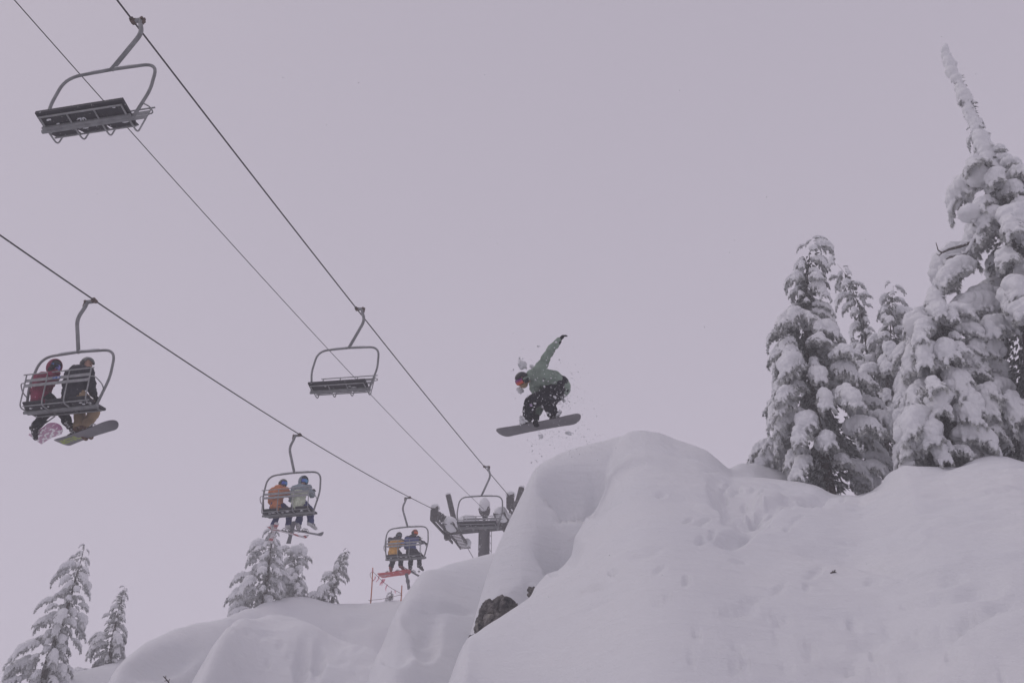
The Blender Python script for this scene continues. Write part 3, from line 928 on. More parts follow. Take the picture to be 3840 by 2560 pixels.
def conifer(label, rows, Y, nb, mix, seed, trunk_r=.09, group=None, sc=1.0, min_s=.17, max_s=1.5, sink=.4, top_sleeve=0.0, name='conifer', inner=1.0, zs=(.95, 1.4), cover=.8, start=.015, extra=()):
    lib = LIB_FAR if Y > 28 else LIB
    r = random.Random(seed)
    ytop, ybot = rows[0][0], rows[-1][0]
    axis = []
    for y in np.linspace(ybot, ytop + (ybot - ytop) * .03, 26):
        xl, xa, xr = trow(rows, y); axis.append(at_y(xa, y, Y))
    base = axis[0]
    gz = ground(base.x, base.y)
    root = empty(name, (base.x, base.y, min(gz, base.z) if abs(gz - base.z) < 3 else base.z))
    tag(root, label, 'tree', group)
    O = root.location.copy()
    # trunk
    pts = [Vector((base.x, base.y, O.z - sink)) - O] + [a - O for a in axis]
    k = len(pts)
    trunk = MB(); trunk.tube(pts, [trunk_r * (1 - .985 * (i / (k - 1)) ** .8) + .002 for i in range(k)], 9)
    trunk.build('trunk', M['bark'], root, True)
    Zd = lambda y: Y / ray(trow(rows, y)[1], y).y
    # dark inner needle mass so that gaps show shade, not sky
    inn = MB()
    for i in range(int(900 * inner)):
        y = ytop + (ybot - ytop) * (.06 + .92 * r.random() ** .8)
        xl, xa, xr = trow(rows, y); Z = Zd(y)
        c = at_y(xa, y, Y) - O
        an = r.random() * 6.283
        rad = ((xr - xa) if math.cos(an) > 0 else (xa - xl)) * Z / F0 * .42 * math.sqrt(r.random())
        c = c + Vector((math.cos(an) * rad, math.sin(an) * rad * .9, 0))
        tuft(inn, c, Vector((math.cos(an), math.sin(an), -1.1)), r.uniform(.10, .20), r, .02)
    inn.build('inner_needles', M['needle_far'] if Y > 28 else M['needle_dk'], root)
    # boughs
    kinds = [k for k, w in mix for _ in range(w)]
    ga = r.random() * 6.283
    for i in range(nb):
        u = (i + r.random() * .8) / nb
        y = ytop + (ybot - ytop) * (start + (.98 - start) * u ** cover)
        xl, xa, xr = trow(rows, y); Z = Zd(y)
        ga += 2.39996 + r.uniform(-.5, .5)
        # the widths give the reach of the bough for its heading
        reach = ((xr - xa) if math.cos(ga) > 0 else (xa - xl)) * Z / F0
        oth = (xr - xl) / 2 * Z / F0
        reach = max(.05, reach * abs(math.cos(ga)) + oth * abs(math.sin(ga)))
        kd = r.choice(kinds)
        if reach < .30: kd = 'droop' if r.random() < .75 else 'sparse'
        ext = {'pillow': .62, 'finger': .64, 'droop': .42, 'sparse': .72}[kd]
        s = min(max_s, max(min_s, reach / ext * r.uniform(.48, 1.0) * sc))
        st = max(0, reach - s * ext) * r.uniform(.3, 1.0)
        a = at_y(xa, y, Y) - O
        p = a + Vector((math.cos(ga), math.sin(ga), 0)) * st + Vector((0, 0, .25 * s))
        nm, sm = lib[kd][r.randrange(len(lib[kd]))]
        bo = D.objects.new('bough', nm); COL.objects.link(bo); bo.parent = root
        bo.location = p
        bo.rotation_euler = (r.uniform(-.12, .12), r.uniform(-.12, .25), ga)
        bo.scale = (s, s * r.uniform(.85, 1.15), s * r.uniform(*zs))
        so = D.objects.new('snow_cap', sm); COL.objects.link(so); so.parent = bo
    for (px, py, hd, s, kd, dn) in extra:       # boughs that stand out from the outline
        nm, sm = lib[kd][r.randrange(len(lib[kd]))]
        bo = D.objects.new('bough', nm); COL.objects.link(bo); bo.parent = root
        bo.location = at_y(px, py, Y) - O; bo.rotation_euler = (0, dn, hd); bo.scale = (s, s * .8, s)
        so = D.objects.new('snow_cap', sm); COL.objects.link(so); so.parent = bo
    if top_sleeve > 0:
        mb = MB(); ys = np.linspace(ytop, ytop + (ybot - ytop) * top_sleeve, 46)
        for j, y in enumerate(ys):
            xl, xa, xr = trow(rows, y); Z = Zd(y); hw = (xr - xl) / 2 * Z / F0
            c = at_y(xa + r.uniform(-.3, .1) * (xr - xl) / 2, y, Y) - O
            rr = max(.06, min(.22, hw * r.uniform(.6, 1.15)))
            mb.ball(c + Vector((r.uniform(-.03, .02), r.uniform(-.05, 0), 0)), rr, rr, rr * r.uniform(.8, 1.5), 10, 8)
        me = remesh(mb, .025, 'snow_sleeve', 2, .035, 5.0)
        obj('snow_sleeve', me, M['snow_cap'], root)
    return root

G_R, G_L = 'snow laden conifers on the right', 'snow laden conifers on the left'
T_SPIRE = [(178, 3528, 3543, 3556), (250, 3541, 3563, 3585), (321, 3583, 3602, 3621), (381, 3596, 3622, 3654), (447, 3629, 3650, 3672), (524, 3650, 3680, 3714), (579, 3668, 3702, 3738),
           (634, 3628, 3722, 3769), (689, 3618, 3745, 3824), (755, 3660, 3768, 3850), (798, 3625, 3780, 3870), (881, 3650, 3800, 3900), (968, 3565, 3818, 3960), (1031, 3556, 3830, 4000),
           (1116, 3570, 3842, 4020), (1250, 3590, 3852, 4060), (1400, 3600, 3862, 4090), (1550, 3610, 3872, 4110), (1700, 3640, 3880, 4110), (1760, 3700, 3882, 4050)]
conifer('tallest snow plastered conifer with a bare leaning spire, at the right edge', T_SPIRE, 17.6, 150, [('pillow', 5), ('finger', 3), ('droop', 1)], 5, .16, G_R, max_s=1.1, sc=.78, top_sleeve=.34, inner=2.2, cover=.78, start=.11, min_s=.14, extra=((3700, 610, 3.0, .55, 'pillow', .1), (3690, 640, 3.6, .5, 'pillow', .3), (3715, 560, -.2, .38, 'finger', .1), (3630, 400, 3.1, .22, 'pillow', .3), (3720, 640, -.4, .7, 'finger', .3), (3760, 800, 3.2, .75, 'pillow', 0)))
T_CURL = [(891, 3030, 3042, 3070), (920, 3000, 3040, 3100), (960, 2992, 3036, 3108), (1010, 2979, 3030, 3085), (1081, 2966, 3025, 3095), (1151, 2962, 3022, 3088), (1193, 2950, 3020, 3075), (1215, 2895, 3020, 3085),
          (1291, 2905, 3024, 3100), (1361, 2914, 3032, 3190), (1432, 2930, 3040, 3215), (1502, 2925, 3050, 3250), (1572, 2908, 3062, 3300), (1642, 2888, 3078, 3355), (1712, 2866, 3092, 3372), (1783, 2925, 3105, 3300), (1850, 3000, 3115, 3220)]
conifer('broad snow laden conifer with a curled tip, leftmost of the right hand group', T_CURL, 19.2, 132, [('pillow', 2), ('finger', 6), ('droop', 4)], 11, .13, G_R, max_s=.88, sc=.64, inner=1.2, start=.03, extra=((3048, 893, .1, .42, 'finger', -.2), (3050, 905, -.3, .36, 'sparse', 0), (3044, 900, 2.9, .25, 'droop', 0), (3010, 1212, 3.05, .85, 'finger', -.1), (3010, 1225, 3.5, .8, 'finger', 0), (3070, 960, -.1, .3, 'droop', .2)))
T_BENT = [(968, 3085, 3100, 3118), (985, 3095, 3135, 3158), (1020, 3112, 3165, 3185), (1081, 3120, 3195, 3220), (1151, 3150, 3222, 3245), (1221, 3188, 3240, 3252), (1291, 3195, 3248, 3285), (1400, 3200, 3260, 3320), (1600, 3200, 3270, 3330), (1760, 3220, 3275, 3320)]
conifer('thin pale conifer with its top bent over to the left', T_BENT, 23.5, 84, [('droop', 4), ('finger', 3)], 17, .07, G_R, max_s=.6, sc=.75, inner=.5)
T_MID = [(1049, 3335, 3350, 3362), (1081, 3316, 3350, 3378), (1151, 3303, 3345, 3382), (1179, 3300, 3343, 3430), (1221, 3296, 3340, 3416), (1291, 3246, 3335, 3398), (1361, 3224, 3330, 3392), (1432, 3220, 3328, 3400), (1502, 3230, 3325, 3420), (1650, 3240, 3325, 3430), (1770, 3260, 3325, 3400)]
conifer('slim conifer with a blunt top behind the bent one and the thin spire', T_MID, 22.5, 74, [('pillow', 4), ('finger', 3), ('droop', 1)], 23, .08, G_R, max_s=.7, sc=.68, inner=.6)
T_FRONT = [(1081, 3484, 3497, 3509), (1116, 3482, 3508, 3535), (1165, 3478, 3516, 3545), (1207, 3400, 3526, 3580), (1256, 3396, 3538, 3618), (1326, 3420, 3546, 3622), (1361, 3398, 3546, 3628), (1432, 3394, 3542, 3636), (1502, 3390, 3538, 3645), (1572, 3388, 3534, 3668), (1642, 3385, 3532, 3690), (1712, 3400, 3532, 3700), (1780, 3440, 3532, 3640)]
conifer('conifer buried in round snow pillows, in front of the tallest tree', T_FRONT, 17.3, 125, [('pillow', 6), ('finger', 3), ('droop', 1)], 29, .10, G_R, max_s=.95, sc=.7, min_s=.12, inner=1.2, start=.02, top_sleeve=.16)
T_L1 = [(2020, 300, 308, 316), (2052, 296, 315, 328), (2086, 272, 308, 322), (2120, 255, 298, 328), (2154, 232, 288, 330), (2197, 220, 276, 330), (2239, 205, 266, 314), (2273, 180, 254, 300), (2311, 164, 240, 300), (2358, 132, 222, 276),
        (2396, 148, 210, 266), (2439, 110, 194, 246), (2481, 74, 178, 240), (2524, 62, 165, 232), (2600, 55, 150, 200)]
conifer('tall snow covered conifer leaning right, at the lower left corner', T_L1, 30, 85, [('finger', 4), ('pillow', 3), ('droop', 2)], 41, .12, G_L, max_s=.9, sc=.52, inner=.35)
T_L2 = [(2188, 459, 470, 482), (2226, 440, 462, 473), (2269, 425, 450, 468), (2311, 402, 440, 464), (2354, 398, 430, 460), (2388, 358, 424, 460), (2418, 354, 420, 452), (2452, 345, 415, 448), (2500, 350, 410, 428)]
conifer('narrow snow covered conifer standing behind the snow mound on the left', T_L2, 33.6, 58, [('finger', 4), ('pillow', 2), ('droop', 3)], 43, .09, G_L, max_s=.8, sc=.54, inner=.25)
T_L3 = [(1965, 1005, 1020, 1036), (1992, 994, 1020, 1040), (2035, 978, 1018, 1044), (2078, 936, 1012, 1050), (2120, 940, 1008, 1050), (2163, 910, 1002, 1044), (2205, 886, 996, 1036), (2248, 858, 990, 1016), (2285, 862, 985, 1000)]
conifer('wide conifer right below the skiers of the orange jacket chair', T_L3, 35.6, 70, [('finger', 5), ('pillow', 2), ('droop', 2)], 47, .11, G_L, max_s=1.0, sc=.54, inner=.3)
T_L4 = [(2050, 1078, 1100, 1130), (2073, 1056, 1102, 1152), (2099, 1062, 1104, 1150), (2129, 1074, 1106, 1118), (2154, 1056, 1106, 1136), (2188, 1032, 1108, 1140), (2214, 1022, 1110, 1124), (2250, 1040, 1110, 1118)]
conifer('short flat topped conifer with a round snow cap beside the wide one', T_L4, 36.7, 46, [('pillow', 4), ('finger', 4)], 53, .09, G_L, max_s=.85, sc=.6, inner=.25)
T_L5 = [(2052, 1301, 1308, 1316), (2078, 1278, 1294, 1310), (2112, 1256, 1280, 1304), (2141, 1232, 1268, 1306), (2171, 1214, 1260, 1288), (2197, 1214, 1254, 1282), (2214, 1226, 1250, 1266), (2231, 1178, 1248, 1252), (2262, 1175, 1244, 1250)]
conifer('small leaning conifer alone on the crest, left of the orange poles', T_L5, 37.5, 32, [('finger', 3), ('pillow', 3), ('sparse', 1)], 59, .06, G_L, max_s=.9, sc=.68, inner=.25)
T_L6 = [(2212, 1462, 1468, 1474), (2230, 1458, 1466, 1474), (2245, 1446, 1460, 1470), (2275, 1440, 1452, 1464)]
conifer('tiny snow covered sapling between the orange poles', T_L6, 37.6, 9, [('finger', 2), ('sparse', 2)], 61, .02, G_L, max_s=.42, min_s=.1, inner=.03)
T_L7 = [(2040, -70, -60, -50), (2100, -95, -64, -30), (2150, -110, -68, 8), (2180, -110, -70, -8), (2205, -120, -72, 6), (2230, -130, -74, 22), (2260, -140, -78, -10), (2400, -180, -90, -20), (2640, -200, -105, -40)]
conifer('conifer mostly out of frame, only branch tips at the left edge', T_L7, 31, 46, [('finger', 4), ('sparse', 3)], 67, .10, G_L, max_s=.7, sc=.45, inner=.15)

def bush(label, px, py, Y, w, h, nb, seed, name='snowy_bush'):
    r = random.Random(seed)
    c = at_y(px, py, Y); gz = ground(c.x, c.y)
    root = empty(name, (c.x, c.y, min(c.z, gz + .1))); tag(root, label, 'bush', 'low bushes bowed under snow')
    for i in range(nb):
        kd = r.choice(['finger', 'pillow', 'sparse']); nm, sm = LIB[kd][r.randrange(3)]
        bo = D.objects.new('bough', nm); COL.objects.link(bo); bo.parent = root
        a = r.random() * 6.283; s = w * r.uniform(.6, 1.1)
        bo.location = (r.uniform(-.2, .2) * w, r.uniform(-.2, .2) * w, h * r.uniform(.4, 1)); bo.rotation_euler = (0, r.uniform(0, .4), a); bo.scale = (s, s, s * .8)
        so = D.objects.new('snow_cap', sm); COL.objects.link(so); so.parent = bo
    return root
def dome(start, px, py, Y, w, h, seed):
    root = [o for o in D.objects if o.get('label', '').startswith(start)][0]
    mb = MB(); c = at_y(px, py, Y) - root.location; k = (Y / ray(px, py).y) / F0
    mb.ball(c, w * k / 2, w * k / 2.2, h * k / 2, 20, 14, .25, seed); mb.build('snow_dome', M['snow_cap'], root, True)
dome('short flat topped', 1112, 2064, 36.6, 62, 42, 3)
dome('short flat topped', 1080, 2172, 36.2, 50, 30, 4)
dome('broad snow laden', 3000, 1190, 19.0, 75, 60, 5)
dome('broad snow laden', 3040, 1210, 19.0, 80, 55, 6)
dome('conifer buried', 3455, 1225, 17.0, 120, 90, 7)
dome('tallest snow', 3660, 655, 17.4, 95, 100, 8)
dome('tallest snow', 3640, 800, 17.2, 90, 70, 9)

def dead_branch():
    root = [o for o in D.objects if o.get('label', '').startswith('tallest')][0]; O = root.location
    P = [at_y(x, y, 17.4) - O for x, y in ((3700, 880), (3650, 905), (3600, 925), (3560, 935), (3532, 948), (3518, 938), (3510, 910))]
    q = MB().tube(P, [.05, .042, .035, .03, .022, .015, .008], 8).build('dead_branch', M['bark'], root, True)
    MB().tube([P[4], at_y(3522, 958, 17.4) - O, at_y(3512, 952, 17.4) - O], [.016, .012, .006], 6).build('fork', M['bark'], q, True)
    MB().tube([P[1], at_y(3620, 955, 17.3) - O, at_y(3560, 965, 17.3) - O, at_y(3548, 972, 17.3) - O], [.03, .028, .02, .01], 6).build('fork', M['bark'], q, True)
    for pts, w in ((P[:5], .055), ([P[1], at_y(3620, 952, 17.3) - O, at_y(3562, 962, 17.3) - O], .05)):
        mb = MB(); L = catmull(pts, 10)
        for i, c in enumerate(L): k = w * (1.0 + .5 * mnoise.noise(Vector((i * .7, w * 50, 0)))) * (1 - .35 * i / len(L)); mb.ball(c + Vector((0, 0, .04)), k, k, k * .9, 8, 6)
        obj('snow_strip', remesh(mb, .03, 'snow_strip', 2, .015, 9), M['snow_cap'], q)
dead_branch()
bush('low snow bowed bush on the slope at the right edge', 3795, 1815, 15.9, .38, .22, 9, 3)
bush('low snow bowed bush left of the narrow conifer by the mound', 312, 2478, 33.0, .75, .35, 9, 4)
bush('low snow bowed bush at the left foot of the wide conifer', 930, 2272, 35.0, .95, .4, 11, 6)
bush('low snow bowed bush at the foot of the small leaning conifer', 1200, 2246, 37.2, .6, .25, 8, 8)
# ------------------------------------------------------------------ people
def skin_mesh(name, nodes, edges, root, voxel=.017, fold=0.0, freq=9.0, seed=0, smooth=3):
    """nodes {key:(pos, radius or (rx,ry))}: one continuous surface grown over the skeleton, tapering from joint to joint"""
    mb = MB()
    for a, b in edges:
        pa, ra = Vector(nodes[a][0]), nodes[a][1]; pb, rb = Vector(nodes[b][0]), nodes[b][1]
        ra = ra if isinstance(ra, tuple) else (ra, ra); rb = rb if isinstance(rb, tuple) else (rb, rb)
        L = (pb - pa).length; st = max(2, int(L / (.35 * min(min(ra), min(rb)))) + 1)
        for i in range(st + 1):
            t = i / st; c = pa.lerp(pb, t); x = ra[0] + (rb[0] - ra[0]) * t; y = ra[1] + (rb[1] - ra[1]) * t
            mb.ball(c, x, y, (x + y) / 2, 10, 8)
    me = mb.mesh(name); o = D.objects.new('tmp', me)
    m = o.modifiers.new('r', 'REMESH'); m.mode = 'VOXEL'; m.voxel_size = voxel
    sm = o.modifiers.new('s', 'SMOOTH'); sm.factor = .5; sm.iterations = smooth
    out = evaluated_mesh(o); out.name = name; D.meshes.remove(me)
    if fold:
        q = Vector((seed * 3.1, seed * 1.7, 0))
        wrinkle(out, fold, lambda p: mnoise.noise((p + q) * freq) + .6 * mnoise.noise(Vector(((p.x + q.x) * freq * .6, (p.y + q.y) * freq * .6, p.z * freq * 2.4))) + .35 * mnoise.noise((p + q) * freq * 3.2))
    out.update(); out.materials.clear(); out.shade_smooth()
    return out

def fabric(name, col, snow=.5, th=.66, **kw): return plain(name, col, .85, 0, .22, 6, .4, snow, 22, th, spec=.2)
M['skin'] = plain('skin', (.42, .25, .19), .6, 0, .1)
M['glove'] = fabric('black_glove', (.018, .018, .022), .4, .68)
M['black_cloth'] = plain('black_cloth', (.012, .012, .018), .85, 0, .25, 6, .4, .75, 42, .63, spec=.2)
M['maroon'] = fabric('maroon_jacket', (.22, .035, .075), .35, .68)
M['charcoal'] = fabric('charcoal_jacket', (.03, .03, .04), .35, .68)
M['tan'] = fabric('tan_trousers', (.30, .215, .13), .3, .68)
M['orange'] = fabric('orange_jacket', (.52, .19, .085), .35, .68)
M['navy'] = fabric('navy_trousers', (.03, .04, .14), .45, .66)
M['pale_green'] = fabric('pale_green_jacket', (.55, .60, .46), .3, .68)
M['teal_grey'] = fabric('teal_grey_jacket', (.22, .27, .30), .3, .68)
M['mustard'] = fabric('mustard_jacket', (.70, .38, .09), .25, .70)
M['plum_black'] = fabric('plum_black_panel', (.055, .045, .06), .3, .68)
M['royal'] = fabric('blue_jacket', (.055, .075, .24), .35, .68)
M['sage'] = fabric('sage_jacket', (.225, .285, .235), .45, .67)
M['boot_dark'] = fabric('dark_boot', (.03, .028, .03), .9, .56)
M['boot_brown'] = fabric('brown_boot', (.11, .06, .04), .5, .6)
M['boot_snowy'] = fabric('snow_caked_boot', (.05, .048, .05), 1.0, .47)
M['boot_white'] = fabric('white_ski_boot', (.5, .5, .5), .9, .55)
M['boot_red'] = fabric('red_boot', (.25, .06, .05), .5, .6)
M['helmet_grey'] = plain('grey_helmet', (.12, .125, .125), .45, 0, .15, 8, 0, .5, 30, .67)
M['helmet_black'] = plain('black_helmet', (.02, .02, .024), .45, 0, .15, 8, 0, .5, 30, .66)
M['helmet_red'] = plain('dark_red_helmet', (.26, .07, .06), .45, 0, .15, 8, 0, .3, 30, .7)
M['plastic_dk'] = plain('dark_plastic', (.02, .02, .022), .5, 0, .1)
def lens_mat(name, c0, c1, ax='X', lo=-.08, hi=.08):
    m, nt, b = mat_new(name)
    tc = N(nt, 'ShaderNodeTexCoord'); sep = N(nt, 'ShaderNodeSeparateXYZ'); mr = N(nt, 'ShaderNodeMapRange')
    mr.inputs['From Min'].default_value = lo; mr.inputs['From Max'].default_value = hi
    rp = N(nt, 'ShaderNodeValToRGB'); rp.color_ramp.elements[0].color = (*c0, 1); rp.color_ramp.elements[1].color = (*c1, 1)
    nt.links.new(tc.outputs['Object'], sep.inputs[0]); nt.links.new(sep.outputs[ax], mr.inputs['Value']); nt.links.new(mr.outputs[0], rp.inputs['Fac'])
    nt.links.new(rp.outputs['Color'], b.inputs['Base Color']); b.inputs['Metallic'].default_value = .45; b.inputs['Roughness'].default_value = .18
    return m
M['lens_blue'] = lens_mat('blue_mirror_lens', (.10, .38, .62), (.06, .10, .42))
M['lens_violet'] = lens_mat('blue_violet_mirror_lens', (.22, .16, .45), (.12, .30, .70))
M['lens_fire'] = lens_mat('orange_violet_mirror_lens', (.80, .16, .05), (.12, .01, .17), 'Z', -.05, .03)
M['lens_orange'] = lens_mat('orange_mirror_lens', (.75, .22, .04), (.55, .10, .04))
M['lens_smoke'] = lens_mat('smoke_lens', (.16, .18, .20), (.10, .11, .13))

def patch(rx, ry, rz, c, keep, nu=28, nv=20, th=.006):
    """part of an ellipsoid shell, thickened; keep(x,y,z) on the unit sphere"""
    bm = bmesh.new(); vs = {}
    def vert(i, j):
        k = (i % nu, j)
        if j in (0, nv): k = (0, j)
        if k not in vs:
            t = math.pi * j / nv; p = 2 * math.pi * k[0] / nu
            vs[k] = bm.verts.new((c[0] + rx * math.sin(t) * math.cos(p), c[1] + ry * math.sin(t) * math.sin(p), c[2] + rz * math.cos(t)))
        return vs[k]
    for j in range(nv):
        for i in range(nu):
            t = math.pi * (j + .5) / nv; p = 2 * math.pi * (i + .5) / nu
            if not keep(math.sin(t) * math.cos(p), math.sin(t) * math.sin(p), math.cos(t)): continue
            q = []
            for v in (vert(i, j), vert(i, j + 1), vert(i + 1, j + 1), vert(i + 1, j)):
                if v not in q: q.append(v)
            try: bm.faces.new(q)
            except ValueError: pass
    bmesh.ops.remove_doubles(bm, verts=bm.verts, dist=1e-6)
    bmesh.ops.recalc_face_normals(bm, faces=bm.faces)
    g = bmesh.ops.solidify(bm, geom=bm.faces[:], thickness=th)
    me = D.meshes.new('shell'); bm.to_mesh(me); bm.free(); me.shade_smooth()
    return me

HEADGEAR = {
    'helmet': patch(.106, .126, .112, (0, -.010, .026), lambda x, y, z: z > -.12 if y < .30 else z > .34),
    'ear_pad': patch(.112, .128, .15, (0, -.012, .015), lambda x, y, z: -.62 < z <= -.2 and y < .28 and abs(x) > .55),
    'hood': patch(.135, .155, .16, (0, -.02, .01), lambda x, y, z: not (y > .55 or (y > .25 and z < -.2 and abs(x) < .6)) and z > -.9, th=.012),
    'lens': patch(.104, .126, .10, (0, .004, -.004), lambda x, y, z: y > .30 and -.52 < z < .40, 40, 28, .006),
    'goggle_frame': patch(.100, .120, .105, (0, .003, -.003), lambda x, y, z: y > .22 and -.60 < z < .50, 40, 28, .008),
    'strap': patch(.118, .138, .15, (0, -.008, .012), lambda x, y, z: y < .35 and -.10 < z < .12, 40, 28, .005),
    'gaiter': patch(.062, .082, .08, (0, .0, -.07), lambda x, y, z: z < .45, 20, 14, .008),
}
for _m in HEADGEAR.values(): _m.materials.clear()

def glove_mesh(curl, name):
    nodes = {'w': ((0, 0, 0), .030), 'p': ((.05, 0, 0), (.034, .022)), 'q': ((.085, 0, -.004), (.036, .02))}
    edges = [('w', 'p'), ('p', 'q')]
    for i, (y, L) in enumerate(((.027, .062), (.009, .072), (-.010, .068), (-.028, .052))):
        a = 0.0; p = Vector((.092, y, -.004)); prev = 'q'
        for j in range(3):
            a -= curl * (.55, 1.0, .8)[j]
            p = p + Vector((math.cos(a), 0, math.sin(a))) * L / 3 * (1.1, 1, .9)[j]
            k = 'f%d%d' % (i, j); nodes[k] = (tuple(p), (.0125, .0120, .0105)[j]); edges.append((prev, k)); prev = k
    a = R(48); p = Vector((.03, .026, -.006)); prev = 'p'
    for j in range(3):
        p = p + Vector((math.cos(a), math.sin(a), -.25 * curl)) * .024; a -= .35 + curl * .3
        k = 't%d' % j; nodes[k] = (tuple(p), (.015, .0135, .0115)[j]); edges.append((prev, k)); prev = k
    return skin_mesh(name, nodes, edges, 'p', .0055, smooth=2)
GLOVE = {'open': glove_mesh(.5, 'glove'), 'grip': glove_mesh(1.0, 'glove')}
for _m in GLOVE.values(): _m.materials.append(M['glove'])

def basis(x, zhint):
    x = Vector(x).normalized(); z = Vector(zhint); z = (z - x * z.dot(x)).normalized(); y = z.cross(x)
    return x, y, z

def person(root, J, look, up, col, head=None, hands=('open', 'open'), hand_up=((0, 0, 1), (0, 0, 1)), seed=1, bulk=1.0, leg=None, cuff=.16):
    """J: joints in the root's space; col: jacket, trousers, boots, helmet, lens materials; builds body, clothes and headgear"""
    V = {k: Vector(v) for k, v in J.items()}
    f, u = Vector(look).normalized(), Vector(up)
    u = (u - f * u.dot(f)).normalized(); rgt = f.cross(u)
    H = V['head']
    mid = lambda a, b, t: V[a].lerp(V[b], t)
    # body: one continuous surface, head with nose and chin included
    n = {'pel': (V['pelvis'], .11), 'wst': (V['waist'], .105), 'chs': (V['chest'], .12), 'nck': (V['neck'], .055), 'jaw': (H - u * .045 + f * .015, (.062, .068)), 'crn': (H + u * .045 - f * .01, (.078, .09)),
         'nose': (H + f * .105 - u * .012, .012), 'chin': (H + f * .075 - u * .085, .02)}
    e = [('pel', 'wst'), ('wst', 'chs'), ('chs', 'nck'), ('nck', 'jaw'), ('jaw', 'crn'), ('jaw', 'nose'), ('jaw', 'chin')]
    for s in 'lr':
        n.update({'sh' + s: (V['sh_' + s], .065), 'el' + s: (V['el_' + s], .045), 'wr' + s: (V['wr_' + s], .03),
                  'hp' + s: (V['hip_' + s], .085), 'kn' + s: (V['kn_' + s], .06), 'an' + s: (V['an_' + s], .040), 'to' + s: (V['an_' + s].lerp(V['toe_' + s], .6), .024)})
        e += [('chs', 'sh' + s), ('sh' + s, 'el' + s), ('el' + s, 'wr' + s), ('pel', 'hp' + s), ('hp' + s, 'kn' + s), ('kn' + s, 'an' + s), ('an' + s, 'to' + s)]
    obj('body', skin_mesh('body', n, e, 'pel'), M['skin'], root)
    # trousers
    b = leg or bulk
    n = {'pel': (V['pelvis'], .155 * b)}; e = []
    for s in 'lr':
        n.update({'hp' + s: (V['hip_' + s], .125 * b), 'th' + s: (mid('hip_' + s, 'kn_' + s, .5), .118 * b), 'kn' + s: (V['kn_' + s], .098 * b), 'sh' + s: (mid('kn_' + s, 'an_' + s, .55), .088 * b), 'an' + s: (V['an_' + s].lerp(V['kn_' + s], cuff), .090 * b)})
        e += [('pel', 'hp' + s), ('hp' + s, 'th' + s), ('th' + s, 'kn' + s), ('kn' + s, 'sh' + s), ('sh' + s, 'an' + s)]
    obj('trousers', skin_mesh('trousers', n, e, 'pel', .016, .018, 8, seed), col['trousers'], root)
    # jacket with hem, sleeves, collar
    b = bulk
    hem = V['pelvis'] + (V['pelvis'] - V['waist']).normalized() * .02
    n = {'hem': (hem, (.175 * b, .168 * b)), 'wst': (V['waist'], .165 * b), 'chs': (V['chest'], .175 * b), 'nck': (V['neck'].lerp(V['chest'], .25), .10), 'col': (V['neck'].lerp(H, .18), .075)}
    e = [('hem', 'wst'), ('wst', 'chs'), ('chs', 'nck'), ('nck', 'col')]
    for s in 'lr':
        n.update({'sh' + s: (V['sh_' + s], .098 * b), 'ua' + s: (mid('sh_' + s, 'el_' + s, .5), .085 * b), 'el' + s: (V['el_' + s], .076 * b), 'fa' + s: (mid('el_' + s, 'wr_' + s, .55), .066 * b), 'wr' + s: (V['wr_' + s], .052 * b)})
        e += [('chs', 'sh' + s), ('sh' + s, 'ua' + s), ('ua' + s, 'el' + s), ('el' + s, 'fa' + s), ('fa' + s, 'wr' + s)]
    jm = skin_mesh('jacket', n, e, 'chs', .015, .030, 9, seed + 5)
    jk = obj('jacket', jm, col['jacket'], root)
    if 'yoke' in col:                   # darker shoulders and sleeves
        jm.materials.append(col['yoke'])
        for p in jm.polygons:
            if col['yoke_test'](p.center, V): p.material_index = 1
    # boots and gloves
    for i, s in enumerate('lr'):
        k, a, t = V['kn_' + s], V['an_' + s], V['toe_' + s]
        up_ = (k - a).normalized(); fw = (t - a); fw = fw.normalized()
        n = {'c': (a + up_ * .13, .07), 'a': (a, .068), 'h': (a - fw * .055 - up_ * .055, .05), 'm': (a.lerp(t, .55) - up_ * .03, .056), 't': (t - up_ * .035, .048)}
        bo = obj('boot', skin_mesh('boot', n, [('c', 'a'), ('a', 'h'), ('a', 'm'), ('m', 't')], 'a'), col['boots'], root)
        for q in (.25, .62):            # buckles / straps across the instep
            c = a.lerp(t, q) - up_ * .01; sx = fw.cross(up_).normalized()
            ring = MB(); ring.tube([c + (sx * math.cos(w) + up_ * math.sin(w)) * .066 for w in np.linspace(-.3, math.pi + .3, 9)], .009, 5)
            ring.build('strap', M['plastic_dk'], bo)
        w, el = V['wr_' + s], V['el_' + s]
        x, y, z = basis((w - el) if 'hd_' + s not in V else V['hd_' + s] - w, hand_up[i])
        if s == 'r': y = -y
        g = D.objects.new('glove', GLOVE[hands[i]]); COL.objects.link(g); g.parent = root
        g.matrix_local = Matrix(((x.x, y.x, z.x, w.x), (x.y, y.y, z.y, w.y), (x.z, y.z, z.z, w.z), (0, 0, 0, 1))) @ Matrix.Scale(1.15, 4)
        cf = MB(); cf.tube([w - x * .05, w - x * .01, w + x * .035], [.056 * b, .058, .046], 10); cf.build('cuff', M['glove'], g).matrix_local = (Matrix(((x.x, y.x, z.x, w.x), (x.y, y.y, z.y, w.y), (x.z, y.z, z.z, w.z), (0, 0, 0, 1))) @ Matrix.Scale(1.15, 4)).inverted()
    HM = Matrix(((rgt.x, f.x, u.x, H.x), (rgt.y, f.y, u.y, H.y), (rgt.z, f.z, u.z, H.z), (0, 0, 0, 1)))
    def wear(name, key, mat, parent=root):
        me = HEADGEAR[key].copy(); o = obj(name, me, mat, parent)
        if parent is root: o.matrix_local = HM
        return o
    if col.get('helmet'):
        hm = wear('helmet', 'helmet', col['helmet']); wear('ear_pad', 'ear_pad', M['plastic_dk'], hm)
